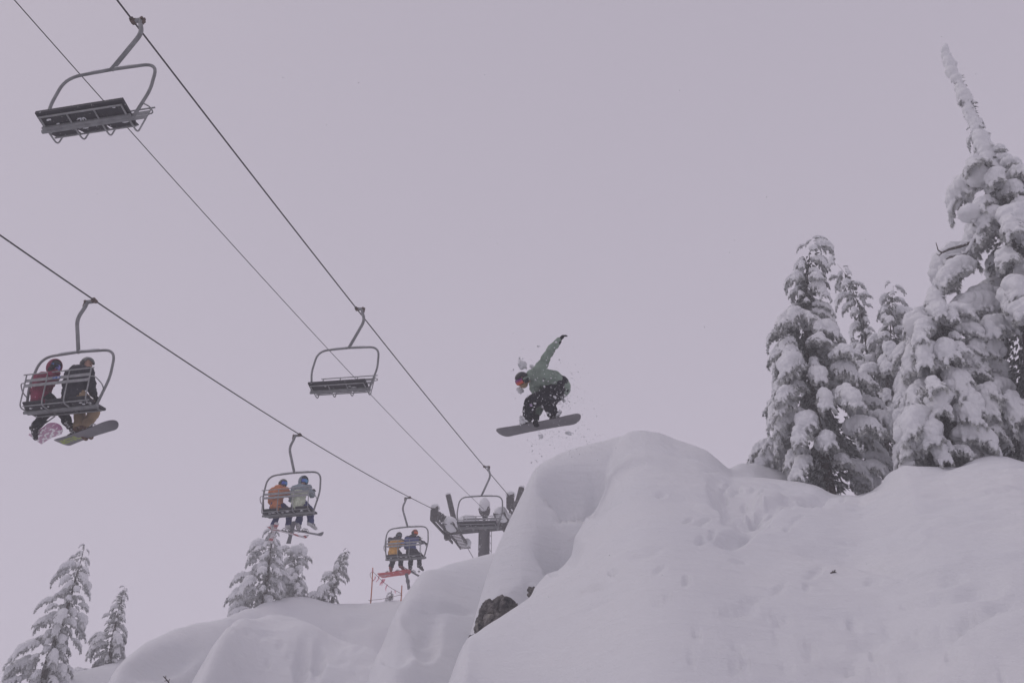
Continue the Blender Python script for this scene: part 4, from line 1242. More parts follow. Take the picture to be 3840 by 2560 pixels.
    if col.get('lens'):
        gf = wear('goggles', 'goggle_frame', M['plastic_dk']); wear('lens', 'lens', col['lens'], gf); wear('strap', 'strap', col.get('strap', M['plastic_dk']), gf)
    if col.get('gaiter'): wear('neck_gaiter', 'gaiter', col['gaiter'])
    if col.get('hood'): wear('hood', 'hood', col['hood'])
    if not col.get('lens'):             # bare face: eyes and mouth
        for sx in (-1, 1):
            MB().ball(tuple(H + rgt * sx * .03 + f * .082 + u * .01), .010, .008, .007, 8, 6).build('eye', M['plastic_dk'], root, True)
        MB().ball(tuple(H + f * .088 - u * .055), .020, .010, .006, 8, 6).build('mouth', M['rust'], root, True)
    if col.get('back_hood'):            # hood lying behind the neck
        c = V['neck'] - f * .05
        bk = (V['chest'] - V['head']); c = V['neck'].lerp(V['chest'], .18) - (V.get('front', Vector((0, 1, 0)))) * .10
        MB().ball(tuple(c), .125, .085, .085, 18, 12, .25, seed).build('back_hood', col['back_hood'], root, True)
    return root

# ------------------------------------------------------------------ boards and skis
def plank_mesh(name, L, Wd, waist, tip_up, th=.014, nose=.16, tail=.16, tail_up=None, n=36):
    """shaped board along x: base at z=0, top sheet at z=th, sidecut and upturned ends; uv-free"""
    tail_up = tip_up if tail_up is None else tail_up
    xs = np.concatenate([-L / 2 + tail * (1 - np.cos(np.linspace(0, math.pi / 2, 9)))[:-1] , np.linspace(-L / 2 + tail, L / 2 - nose, n - 18), (L / 2 - nose + nose * np.sin(np.linspace(0, math.pi / 2, 9)))[1:]])
    vs, fs = [], []
    for x in xs:
        if x > L / 2 - nose: q = (x - (L / 2 - nose)) / nose; w = Wd / 2 * math.sqrt(max(.004, 1 - q ** 2.3)); z = tip_up * q * q
        elif x < -L / 2 + tail: q = (-L / 2 + tail - x) / tail; w = Wd / 2 * math.sqrt(max(.004, 1 - q ** 2.3)); z = tail_up * q * q
        else: q = (x + L / 2 - tail) / (L - nose - tail) * 2 - 1; w = (waist + (Wd - waist) * q * q) / 2; z = 0
        vs += [(x, -w, z), (x, w, z), (x, -w * .985, z + th), (x, w * .985, z + th)]
    m = len(xs)
    for i in range(m - 1):
        a, b = 4 * i, 4 * i + 4
        fs += [(a, a + 1, b + 1, b), (a + 2, b + 2, b + 3, a + 3), (a, b, b + 2, a + 2), (a + 1, a + 3, b + 3, b + 1)]
    fs += [(0, 2, 3, 1), (4 * m - 4, 4 * m - 3, 4 * m - 1, 4 * m - 2)]
    me = D.meshes.new(name); me.from_pydata(vs, [], fs); me.update()
    return me

def place_plank(A, B, rho, flip=1):
    """frame whose x runs A->B and whose base is turned rho away from facing the sight line"""
    c = (A + B) / 2; x = (B - A).normalized(); v = c.normalized()
    n0 = (v - x * v.dot(x)).normalized(); upv = x.cross(n0)
    if upv.z < 0: upv = -upv
    z = n0 * math.cos(rho) + upv * math.sin(rho) * flip
    y = z.cross(x)
    return Matrix(((x.x, y.x, z.x, c.x), (x.y, y.y, z.y, c.y), (x.z, y.z, z.z, c.z), (0, 0, 0, 1)))

def base_pattern(name, base, colr, scale, th, stretch=(1, 1, 1), rough=.35):
    m, nt, b = mat_new(name)
    tc = N(nt, 'ShaderNodeTexCoord'); mp = N(nt, 'ShaderNodeMapping'); mp.inputs['Scale'].default_value = stretch
    nz = N(nt, 'ShaderNodeTexNoise', Scale=scale, Detail=2.0)
    rp = N(nt, 'ShaderNodeValToRGB'); rp.color_ramp.interpolation = 'CONSTANT'
    rp.color_ramp.elements[0].color = (*base, 1); rp.color_ramp.elements[1].position = th; rp.color_ramp.elements[1].color = (*colr, 1)
    nt.links.new(tc.outputs['Object'], mp.inputs[0]); nt.links.new(mp.outputs[0], nz.inputs['Vector']); nt.links.new(nz.outputs['Fac'], rp.inputs['Fac'])
    nt.links.new(rp.outputs['Color'], b.inputs['Base Color']); b.inputs['Roughness'].default_value = rough
    return m

def binding(parent, x, toe=1, ang=0.0, high=True):
    """baseplate, highback and two straps on a board's top sheet at x; toe = +-1 side the toes point to"""
    root = MB(); root.bx(-.06, .06, -.13, .13, .015, .032)
    o = root.build('binding', M['plastic_dk'], parent); o.location = (x, 0, 0); o.rotation_euler = (0, 0, ang)
    if high:
        MB().box((0, -toe * .14, .13), (1, 0, 0), (0, 1, toe * -.25), (0, toe * .25, 1), .05, .008, .10).build('highback', M['plastic_dk'], o)
    for y in (-.02, .085):
        st = MB(); st.tube([(-.065, toe * y, .03), (-.06, toe * y, .08), (0, toe * y, .105), (.06, toe * y, .08), (.065, toe * y, .03)], .012, 6)
        st.build('strap', M['boot_white'], o)
    return o
# ------------------------------------------------------------------ riders on the chairs
def seat_matrix(k, x):
    return chair_matrix(k) @ Matrix.Translation((x, .0, -2.20))

def seated(**kw):
    J = dict(pelvis=(0, 0, .11), waist=(0, -.03, .28), chest=(0, -.01, .46), neck=(0, .02, .60), head=(0, .06, .755),
             sh_l=(-.19, -.01, .53), sh_r=(.19, -.01, .53), el_l=(-.27, .12, .30), el_r=(.27, .12, .30), wr_l=(-.16, .33, .27), wr_r=(.16, .33, .27),
             hip_l=(-.10, .05, .09), hip_r=(.10, .05, .09), kn_l=(-.13, .45, .09), kn_r=(.13, .45, .09), an_l=(-.14, .47, -0.26), an_r=(.14, .47, -0.26),
             toe_l=(-.16, .66, -0.33), toe_r=(.16, .66, -0.33))
    J.update(kw); return J

def rider(k, x, label, J, look, col, up=(0, 0, 1), **kw):
    root = empty('person', mat=seat_matrix(k, x)); tag(root, label, 'person', 'people riding the chairlift')
    return person(root, J, look, up, col, **kw)

above = lambda z: (lambda c, V: c.z > z)
P_D1 = rider('D', -.45, 'person in a hooded maroon jacket and black trousers looking back from the near chair',
    seated(head=(.07, .0, .74), neck=(.04, -.01, .59), chest=(.02, -.02, .46), el_r=(.26, -.14, .37), wr_r=(.30, -.30, .50), hd_r=(.36, -.33, .52), sh_r=(.19, -.06, .53),
           kn_l=(-.10, .40, .06), an_l=(-.26, .38, -0.27), toe_l=(-.30, .55, -0.35), kn_r=(.18, .42, .06), an_r=(.38, .42, -0.23), toe_r=(.44, .58, -0.29)),
    (.80, -.52, -.18), dict(jacket=M['maroon'], trousers=M['black_cloth'], boots=M['boot_dark'], lens=M['lens_violet'], hood=M['maroon'], gaiter=M['glove'], helmet=M['helmet_black']), seed=1)
P_D2 = rider('D', .20, 'person in black jacket, tan trousers and grey helmet without goggles',
    seated(head=(.05, .05, .765), neck=(.02, .02, .61), chest=(0, -.03, .47), waist=(-.02, -.06, .28), el_l=(-.25, .10, .27), el_r=(.24, .10, .27),
           kn_l=(-.16, .48, .04), an_l=(-.06, .46, -.33), toe_l=(.02, .62, -.41), kn_r=(.14, .50, .03), an_r=(.06, .47, -.31), toe_r=(.13, .63, -.39)),
    (.93, .12, -.38), dict(jacket=M['charcoal'], trousers=M['tan'], boots=M['boot_brown'], helmet=M['helmet_grey']), seed=2, bulk=1.12)
P_E1 = rider('E', -.35, 'person in an orange jacket and navy trousers with grey helmet and blue goggles',
    seated(head=(.06, .05, .755), sh_r=(.18, .03, .53), el_r=(.30, .12, .42), wr_r=(.42, .22, .46), hd_r=(.52, .24, .48), kn_l=(-.16, .42, .06), an_l=(-.22, .42, -0.29), toe_l=(-.26, .58, -0.37),
           kn_r=(.18, .42, .06), an_r=(.22, .42, -0.31), toe_r=(.34, .54, -0.37)),
    (.90, -.38, -.08), dict(jacket=M['orange'], trousers=M['navy'], boots=M['boot_white'], helmet=M['helmet_grey'], lens=M['lens_blue'], gaiter=M['glove'], back_hood=M['orange']), seed=3, hands=('open', 'grip'))
P_E2 = rider('E', .27, 'person in a pale green jacket with grey hood up and blue goggles, holding poles',
    seated(head=(.03, .04, .77), sh_r=(.19, .02, .54), el_r=(.30, .08, .36), wr_r=(.25, .22, .52), hd_r=(.24, .27, .62), sh_l=(-.19, .0, .54), kn_l=(-.12, .42, .05), kn_r=(.18, .43, .05), an_l=(-.12, .42, -0.29), an_r=(.22, .42, -0.29), toe_l=(-.16, .58, -0.37), toe_r=(.34, .54, -0.36)),
    (.72, -.66, -.08), dict(jacket=M['pale_green'], yoke=M['teal_grey'], yoke_test=lambda c, V: c.z > .42 or abs(c.x) > .24, trousers=M['navy'], boots=M['boot_white'], lens=M['lens_blue'], hood=M['teal_grey'], helmet=M['helmet_black'], gaiter=M['glove']), seed=4, bulk=1.1, hands=('open', 'grip'))
P_F1 = rider('F', -.43, 'person in a mustard and black jacket with black helmet, beside the blue jacket',
    seated(head=(.13, .03, .73), neck=(.08, .0, .58), chest=(.03, -.02, .45), sh_l=(-.14, -.06, .52), sh_r=(.22, .02, .51), el_l=(-.10, -.18, .33), wr_l=(.02, -.10, .36), el_r=(.32, .02, .40), wr_r=(.22, .12, .40), kn_l=(-.14, .42, .04), an_l=(-.22, .42, -0.29), toe_l=(-.25, .58, -0.35), kn_r=(.13, .42, .05), an_r=(.16, .42, -0.27), toe_r=(.24, .56, -0.33)),
    (.72, -.62, -.15), dict(jacket=M['mustard'], yoke=M['plum_black'], yoke_test=lambda c, V: c.z > .49 or (c.x < -.10 and c.z > .38), trousers=M['black_cloth'], boots=M['boot_red'], helmet=M['helmet_black'], lens=M['lens_smoke'], gaiter=M['glove'], back_hood=M['plum_black']), seed=5, bulk=1.12)
P_F2 = rider('F', .22, 'person in a blue jacket with dark red helmet and orange goggles',
    seated(head=(.07, .04, .79), neck=(.04, .01, .63), el_r=(.32, .06, .42), wr_r=(.36, .26, .50), hd_r=(.40, .32, .50), sh_r=(.2, .02, .56), sh_l=(-.18, -.02, .56), kn_l=(-.14, .42, .05), an_l=(-.14, .42, -0.29), toe_l=(-.18, .58, -0.36), kn_r=(.16, .43, .05), an_r=(.20, .42, -0.31), toe_r=(.30, .55, -0.38)),
    (.86, -.42, -.12), dict(jacket=M['royal'], yoke=M['charcoal'], yoke_test=lambda c, V: c.z > .58 or c.x > .26 or c.z < .14, trousers=M['black_cloth'], boots=M['boot_dark'], helmet=M['helmet_red'], lens=M['lens_orange'], gaiter=M['glove'], back_hood=M['charcoal']), seed=6, hands=('open', 'grip'))
bpy.context.view_layer.update()
def joint_Z(root, p):
    w = root.matrix_world @ Vector(p); return w.y * CP + w.z * SP

# ------------------------------------------------------------------ boards and skis of the chair riders
M['board_pink'] = base_pattern('white_pink_base', (.70, .68, .70), (.36, .15, .27), 9, .47, (.5, 2.2, 1))
M['board_dark'] = plain('dark_base', (.12, .115, .13), .35, 0, .12, 5, 0, .4, 40, .7)
M['board_red'] = base_pattern('red_white_base', (.55, .06, .07), (.70, .68, .70), 4, .66, (1, 3, 1))
M['ski_red'] = base_pattern('red_white_ski', (.62, .60, .61), (.40, .05, .06), 2.6, .52, (1.4, .1, .1))
M['ski_dark'] = plain('dark_ski', (.10, .10, .115), .4, 0, .15, 6, 0, .5, 40, .68)
M['ski_light'] = plain('grey_ski', (.20, .20, .215), .4, 0, .1, 6)
M['lime'] = plain('lime_lettering', (.33, .42, .06), .5, 0, .2)
M['red_ink'] = plain('red_lettering', (.35, .03, .05), .5, 0, .1)
M['edge'] = plain('steel_edge', (.25, .25, .26), .35, .8, .1)

SNOWBOARD = plank_mesh('snowboard', 1.52, .295, .25, .055, nose=.2, tail=.2)
SKI = plank_mesh('ski', 1.72, .125, .095, .09, .016, nose=.16, tail=.05, tail_up=.01)
def board(A, B, rho, mat, label, name='snowboard', mesh=None, cat='snowboard', group='snowboards', flip=1):
    me = (mesh or SNOWBOARD).copy(); L = (B - A).length; base = 1.52 if mesh is None else 1.72
    o = obj(name, me, mat); o.matrix_world = place_plank(A, B, rho, flip) @ Matrix.Scale(L / base, 4, (1, 0, 0))
    tag(o, label, cat, group); return o
def lettering(parent, body, size, x, y, mat, ang=0.0, xs=1.0):
    """printed on the base, which faces down"""
    o = obj('lettering', text_mesh(body, size, .0004, True), mat, parent)
    o.matrix_local = Matrix.Translation((x, y, -.0012)) @ Matrix.Rotation(math.pi, 4, 'X') @ Matrix.Rotation(ang, 4, 'Z') @ Matrix.Scale(xs, 4, (1, 0, 0))
    return o

z = joint_Z(P_D1, (-.28, .45, -.42))
o = board(at(122, 1652, z + .75), at(214, 1603, z - .55), R(22), M['board_pink'], 'white and pink snowboard hanging from the maroon rider')
binding(o, -.05); binding(o, .42)
z = joint_Z(P_D2, (-.05, .45, -.48))
o = board(at(212, 1667, z + .42), at(432, 1590, z - .42), R(50), M['board_dark'], 'dark snowboard with lime lettering hanging from the tan trousered rider')
binding(o, .27, -1); binding(o, -.25, -1, high=False)
lettering(o, 'ESTI/L', .17, -.38, .0, M['lime'], 0, 1.0)
lettering(o, '•', .20, -.60, .03, M['lime'])
z = joint_Z(P_E1, (-.22, .45, -.44)); G = 'skis worn on the chairlift'
o = board(at(1038, 1961, z - .55), at(1010, 2041, z + .85), R(8), M['ski_red'], 'white and red ski hanging wide side on below the orange jacket', 'ski', SKI, 'ski', G); lettering(o, 'MZK', .10, -.55, 0, M['red_ink'], math.pi / 2 * 0)
binding(o, 0, 1, math.pi / 2, False)
o = board(at(1000, 1977, z + .35), at(1150, 2017, z - .55), R(72), M['ski_red'], 'white and red ski pointing right below the orange jacket', 'ski', SKI, 'ski', G); binding(o, -.05, 1, math.pi / 2, False)
z = joint_Z(P_E2, (0, .45, -.44))
o = board(at(1103, 1956, z - .45), at(1080, 2044, z + .85), R(12), M['ski_dark'], 'dark ski hanging wide side on below the pale green jacket', 'ski', SKI, 'ski', G); binding(o, 0, 1, math.pi / 2, False)
o = board(at(1084, 1985, z + .4), at(1206, 2007, z - .6), R(70), M['ski_light'], 'grey ski pointing right below the pale green jacket', 'ski', SKI, 'ski', G); binding(o, 0, 1, math.pi / 2, False)
z = joint_Z(P_F1, (0, .45, -.42))
o = board(at(1416, 2159, z + .45), at(1537, 2143, z - .35), R(50), M['board_red'], 'red snowboard with white lettering below the mustard jacket'); binding(o, .22, -1); binding(o, -.25, -1, high=False)
lettering(o, 'CAPITA', .115, -.38, .03, M['decal_white'])
z = joint_Z(P_F2, (0, .45, -.44))
o = board(at(1518, 2131, z + .5), at(1581, 2165, z - .75), R(62), M['ski_dark'], 'dark ski pointing right below the blue jacket', 'ski', SKI, 'ski', G); binding(o, 0, 1, math.pi / 2, False)
o = board(at(1524, 2150, z - .55), at(1535, 2214, z + .85), R(8), M['ski_dark'], 'dark ski hanging wide side on below the blue jacket', 'ski', SKI, 'ski', G); binding(o, 0, 1, math.pi / 2, False)

def pole(A, B, label):
    m = MB(); m.tube([A, B], [.009, .006], 8); o = m.build('ski_pole', M['plastic_dk']); tag(o, label, 'ski pole', 'ski poles held by the skiers')
    d = (B - A).normalized()
    MB().tube([A - d * .02, A + d * .11], [.018, .014], 8).build('grip', M['glove'], o)
    MB().tube([B - d * .07, B - d * .055], [.045, .05], 10).build('basket', M['plastic_dk'], o)
    lp = MB(); a = d.orthogonal().normalized(); lp.tube([A, A + a * .05 + d * .08, A + a * .04 + d * .2, A + d * .05], .005, 5); lp.build('wrist_strap', M['plastic_dk'], o)
z = joint_Z(P_E2, (.24, .3, .6))
pole(at(1143, 1800, z), at(1120, 1978, z + .05), 'dark ski pole held upright by the pale green skier')
pole(at(1137, 1812, z + .06), at(1112, 1962, z + .1), 'second dark ski pole beside it held by the pale green skier')
z = joint_Z(P_F2, (.4, .3, .5))
pole(at(1576, 2014, z), at(1571, 2148, z + .1), 'dark ski pole held upright by the blue jacketed skier')
# ------------------------------------------------------------------ the jumper in the air
ZJ = 17.0
M['lavender'] = base_pattern('lavender_emblem', (.55, .45, .60), (.25, .17, .30), 45, .5)
def jp(px, py, dz=0.0): return at(px, py, ZJ + dz)
BA, BB, BRHO = at(1862, 1627, ZJ + .10), at(2178, 1568, ZJ - .28), R(56)
def build_jumper():
    O = jp(2092, 1455)
    root = empty('person', O); tag(root, 'airborne snowboarder in sage jacket and black trousers grabbing the board', 'person')
    W = dict(pelvis=(2098, 1446, .02), waist=(2070, 1426, .02), chest=(2026, 1412, .0), neck=(1990, 1418, -.02), head=(1957, 1424, -.06),
             sh_l=(2022, 1388, -.10), el_l=(2054, 1328, -.14), wr_l=(2094, 1279, -.12), hd_l=(2112, 1258, -.12),
             sh_r=(2004, 1440, .10), el_r=(2026, 1520, .06), wr_r=(2034, 1592, -.10), hd_r=(2030, 1616, -.22),
             hip_r=(2092, 1462, -.06), kn_r=(1990, 1510, -.34), an_r=(1969, 1588, -.16), toe_r=(1962, 1602, -.40),
             hip_l=(2094, 1468, .08), kn_l=(2052, 1506, -.30), an_l=(2084, 1570, -.12), toe_l=(2090, 1584, -.38))
    J = {k: jp(*v) - O for k, v in W.items()}
    MBd = place_plank(BA, BB, BRHO)          # stand both feet on the top sheet, toes to the near edge
    near = 1 if (MBd @ Vector((0, .1, 0))).length < (MBd @ Vector((0, -.1, 0))).length else -1
    for k, x in (('r', -.22), ('l', .30)):
        J['an_' + k] = MBd @ Vector((x, -near * .045, .125)) - O; J['toe_' + k] = MBd @ Vector((x, near * .115, .105)) - O
    J['wr_r'] = MBd @ Vector((.02, near * .175, .05)) - O; J['hd_r'] = MBd @ Vector((.02, near * .135, -.10)) - O; J['el_r'] = J['el_r'].lerp(J['wr_r'], .06)
    J['front'] = (jp(1990, 1500, -.3) - jp(2026, 1412)).normalized()
    cam_r = Vector((1, 0, 0)); cam_u = Vector((0, -SP, CP)); cam_f = Vector((0, CP, SP))
    look = -cam_r * .80 - cam_u * .38 - cam_f * .50
    up = -cam_r * .45 + cam_u * .90 - cam_f * .05
    person(root, J, look, up, dict(jacket=M['sage'], trousers=M['black_cloth'], boots=M['boot_snowy'], helmet=M['helmet_black'], lens=M['lens_fire'], strap=M['sage'], gaiter=M['tan'], back_hood=M['sage']),
           hands=('open', 'grip'), hand_up=(cam_u * .6 - cam_r * .8, -cam_f), seed=9, bulk=1.06, leg=1.2, cuff=.42)
    body = [c for c in root.children if c.name.startswith('jacket')][0]
    # pocket flap, zip and drawstring loops on the jacket
    def line(pts, r, mat, nm): MB().tube([jp(*q) - O for q in pts], r, 6).build(nm, mat, body)
    line([(2038, 1420, -.22), (2046, 1420, -.215)], .006, M['plastic_dk'], 'pocket_zip')
    # printed emblem on the front knee
    tr = [c for c in root.children if c.name.startswith('trousers')][0]
    best = min((v for v in tr.data.vertices if abs(project(v.co + O)[0] - 1984) < 9 and abs(project(v.co + O)[1] - 1526) < 9), key=lambda v: (v.co + O).length)
    nv = best.normal; bx_, by_, bz_ = basis(cam_r * .75 - cam_u * .65, nv)
    em = MB(); ring = [(.032 * math.cos(t) * (1 if math.sin(t) > 0 else .75), .021 * math.sin(t)) for t in np.linspace(0, 6.28, 13)[:-1]]
    em.add([best.co + nv * .010 + bx_ * x + by_ * y for x, y in ring] + [best.co + nv * .004 + bx_ * x + by_ * y for x, y in ring], [tuple(range(12)), tuple(range(23, 11, -1))] + [(i, i + 12, (i + 1) % 12 + 12, (i + 1) % 12) for i in range(12)])
    em.build('emblem', M['lavender'], tr)
    # clumps of snow stuck to the clothes
    r = random.Random(4)
    for host, n, sz in ((body, 34, (.008, .026)), (tr, 60, (.007, .028))):
        vs = [v for v in host.data.vertices if (v.normal.dot(-cam_f) > .25)]
        for i in range(n):
            v = r.choice(vs); mb = MB(); s = sz[0] * r.uniform(.5, 1.6) if i > n * .35 else r.uniform(*sz)
            mb.ball(tuple(v.co + v.normal * s * .1), s, s * r.uniform(.7, 1.2), s * r.uniform(.7, 1.2), 10, 8, .5, r.randint(0, 99))
            mb.build('stuck_snow', M['snow_cap'], host, True)
    # snow packed round the bindings
    for key in ('an_l', 'an_r'):
        for q in range(13):
            c = J[key].lerp(J['toe' + key[2:]], r.uniform(.1, 1)) - cam_f * r.uniform(.05, .09) + cam_r * r.uniform(-.10, .10) + cam_u * r.uniform(-.03, .10)
            MB().ball(tuple(c), r.uniform(.02, .05), r.uniform(.02, .05), r.uniform(.02, .04), 10, 8, .5, q).build('stuck_snow', M['snow_cap'], root, True)
    return root, J, near
JUMPER, JJ, NEAR = build_jumper()
M['board_grey'] = plain('grey_base', (.18, .173, .185), .4, 0, .18, 5, 0, .35, 40, .70)
o = board(BA, BB, BRHO, M['board_grey'], 'grey snowboard under the airborne rider, base turned to the camera')
binding(o, -.22, NEAR); binding(o, .30, NEAR)

# ------------------------------------------------------------------ snow thrown up behind the jumper
r = random.Random(21)
def chunk(px, py, dz, w, h, label, seed):
    c = jp(px, py, dz); mb = MB(); k = ZJ / F0
    mb.ball((0, 0, 0), w * k / 2, w * k / 2.6, h * k / 2, 16, 12, .55, seed)
    me = mb.mesh('snow_chunk'); o = obj('snow_chunk', me, M['snow_cap']); o.location = c; o.rotation_euler = (r.random(), r.random(), r.random()); me.shade_smooth()
    tag(o, label, 'snow chunk', 'chunks of snow in the air'); return o
chunk(1958, 1368, .35, 38, 30, 'large flying snow chunk just above the jumper\'s head', 1)
chunk(1994, 1374, .40, 20, 13, 'flying snow chunk between the jumper\'s head and raised arm', 2)
chunk(1950, 1462, .10, 30, 22, 'flying snow chunk just below the jumper\'s goggles', 3)
chunk(2132, 1624, .1, 26, 14, 'flying snow chunk below the right half of the grey board', 4)
chunk(2028, 1636, -.15, 20, 14, 'flying snow chunk right under the grabbing glove', 5)
chunk(1983, 1494, .2, 18, 13, 'flying snow chunk beside the jumper\'s front knee', 6)
chunk(2115, 1502, .1, 14, 12, 'flying snow chunk right behind the jumper\'s rear thigh', 7)
chunk(1948, 1343, .2, 7, 11, 'small flying snow chunk left of the raised arm, highest on that side', 8)
chunk(2018, 1298, .2, 8, 7, 'small flying snow chunk highest up beside the raised arm', 9)
chunk(1955, 1586, .1, 14, 18, 'flying snow chunk left of the jumper\'s front boot', 10)
def spray():
    mb = MB(); k = ZJ / F0
    def flake(px, py, dz, s):
        c = jp(px, py, dz); s *= k / 2
        ax = [Vector((r.uniform(-1, 1), r.uniform(-1, 1), r.uniform(-1, 1))).normalized() * s * r.uniform(.7, 1.3) for _ in range(3)]
        mb.add([c + ax[0], c - ax[0] * .8, c + ax[1], c - ax[1], c + ax[2], c - ax[2] * .9], [(0, 2, 4), (2, 1, 4), (1, 3, 4), (3, 0, 4), (2, 0, 5), (1, 2, 5), (3, 1, 5), (0, 3, 5)])
    for i in range(620):                    # cloud behind back and board
        a = r.random() * 6.283; q = abs(r.gauss(0, 1))
        flake(2095 + math.cos(a) * 75 * q + 12, 1490 + math.sin(a) * 95 * q, r.gauss(.1, .35), min(9, 2.2 + r.expovariate(.7)))
    for i in range(260):
        flake(r.gauss(2110, 80), r.gauss(1650, 30), r.gauss(.2, .3), min(8, 2 + r.expovariate(.6)))
    for i in range(60):
        flake(r.gauss(1960, 45), r.gauss(1400, 70), r.gauss(.1, .3), 2 + r.expovariate(.9))
    for px, py in ((2004, 1706), (2012, 1720), (2022, 1698), (2030, 1712), (1992, 1738), (2040, 1692), (2016, 1735), (2048, 1708), (2055, 1690), (2002, 1690), (2034, 1724)):
        flake(px + r.uniform(-6, 6), py + r.uniform(-6, 6), .8, r.uniform(5, 9))
    o = mb.build('snow_spray', M['snow_cap']); tag(o, 'fine spray of snow crystals hanging round the airborne rider', kind='stuff')
spray()

# ------------------------------------------------------------------ rope line on orange poles
M['pole_orange'] = plain('orange_pole', (.50, .15, .07), .6, 0, .25, 10)
M['pink_tape'] = plain('pink_tape', (.85, .34, .42), .6, 0, .15, 20)
M['cord'] = plain('brown_cord', (.12, .05, .05), .8, 0, .2)
YP = 37.4
def fence_pole(pt, pb, label, extra):
    a, b = at_y(*pt, YP), at_y(*pb, YP)
    b.z = min(b.z, ground(b.x, b.y)) - .25
    o = MB().tube([b, b.lerp(a, .5) + Vector((.01, 0, 0)), a], [.025, .024, .023], 9).build('marker_pole', M['pole_orange'], smooth=True)
    tag(o, label, 'pole', 'orange marker poles on the crest')
    for q in extra:
        k = MB(); c = b.lerp(a, q); k.tube([c + Vector((math.cos(t) * .032, math.sin(t) * .032, .01 * math.sin(3 * t))) for t in np.linspace(0, 6.28, 9)], .012, 5); k.build('knot', M['pink_tape'] if q > .8 else M['cord'], o)
    return a, b
pa, pb = fence_pole((1398, 2128), (1391, 2250), 'tall orange marker pole at the left end of the rope line', (.9, .93, .2))
qa, qb = fence_pole((1507, 2194), (1503, 2248), 'short orange marker pole at the right end of the rope line', (.55,))
t0 = at_y(1399, 2142, YP); t1 = at_y(1505, 2224, YP); b0 = at_y(1381, 2249, YP); b1 = at_y(1507, 2227, YP)
rl = MB(); rl.tube([t0.lerp(t1, i / 14) - Vector((0, 0, .10 * math.sin(math.pi * i / 14))) for i in range(15)], .009, 6)
rope = rl.build('rope', M['cord'], smooth=True); tag(rope, 'thin brown rope with pink ribbons sloping between the orange poles', 'rope')
for i, (px, py, L, n) in enumerate(((1407, 2160, .20, 1), (1416, 2158, .26, 1), (1431, 2170, .28, 2), (1452, 2190, .30, 1), (1486, 2212, .17, 1))):
    for j in range(n + 1 if n > 1 else 1):
        c = at_y(px + j * 4, py, YP); mb = MB(); w = .022; pts = []
        vs, fs = [], []
        for s in range(7):
            q = s / 6; off = Vector((.05 * math.sin(q * 3 + i) - (.12 * q if i == 0 else 0), .03 * math.sin(4 * q), -L * q)); tw = 1.4 * q * (1 + .3 * j)
            sx = Vector((math.cos(tw), math.sin(tw), 0)) * w
            vs += [c + off - sx, c + off + sx, c + off - sx + Vector((0, .003, 0)), c + off + sx + Vector((0, .003, 0))]
        for s in range(6):
            a = 4 * s; fs += [(a, a + 1, a + 5, a + 4), (a + 2, a + 6, a + 7, a + 3)]
        mb.add(vs, fs); mb.build('ribbon', M['pink_tape'], rope)
lo = MB(); lo.tube([b0.lerp(b1, i / 10) - Vector((0, 0, .05 * math.sin(math.pi * i / 10))) for i in range(11)], .008, 6)
o = lo.build('rope', M['cord'], smooth=True); tag(o, 'lower thin rope running just above the snow between the orange poles', 'rope')
ls = MB(); ls.tube(catmull([at_y(1398, 2140, YP), at_y(1388, 2150, YP), at_y(1390, 2162, YP), at_y(1396, 2170, YP), at_y(1403, 2178, YP)], 4), .009, 6)
ls.build('loose_end', M['cord'], rope, True)

# ------------------------------------------------------------------ rocks showing through the cliff, twigs
def rock_material():
    m, nt, b = mat_new('cliff_rock')
    geo = N(nt, 'ShaderNodeNewGeometry')
    n1 = N(nt, 'ShaderNodeTexNoise', Scale=4.5, Detail=6.0, Roughness=.7); n2 = N(nt, 'ShaderNodeTexVoronoi', Scale=9.0)
    for n in (n1, n2): nt.links.new(geo.outputs['Position'], n.inputs['Vector'])
    rp = N(nt, 'ShaderNodeValToRGB')
    e = rp.color_ramp.elements; e[0].position = .36; e[0].color = (.018, .018, .022, 1); e[1].position = .60; e[1].color = (.225, .21, .20, 1)
    k = e.new(.48); k.color = (.125, .117, .112, 1); k = e.new(.68); k.color = (.36, .35, .29, 1)
    nt.links.new(n1.outputs['Fac'], rp.inputs['Fac']); nt.links.new(rp.outputs['Color'], b.inputs['Base Color'])
    bp = N(nt, 'ShaderNodeBump', Strength=1.0, Distance=.08); nt.links.new(n1.outputs['Fac'], bp.inputs['Height']); nt.links.new(bp.outputs['Normal'], b.inputs['Normal'])
    b.inputs['Roughness'].default_value = .9
    return m
M['rock'] = rock_material()
def surface_r(px, py, r0=8, r1=24):
    """horizontal distance at which the sight line through a pixel meets the snow"""
    d = ray(px, py); h = math.hypot(d.x, d.y)
    rs = np.linspace(r0, r1, 1600); x = d.x / h * rs; y = d.y / h * rs; z = d.z / h * rs
    g = terrain_z(x, y); hit = np.where(g >= z)[0]
    return float(rs[hit[0]]) if len(hit) else None
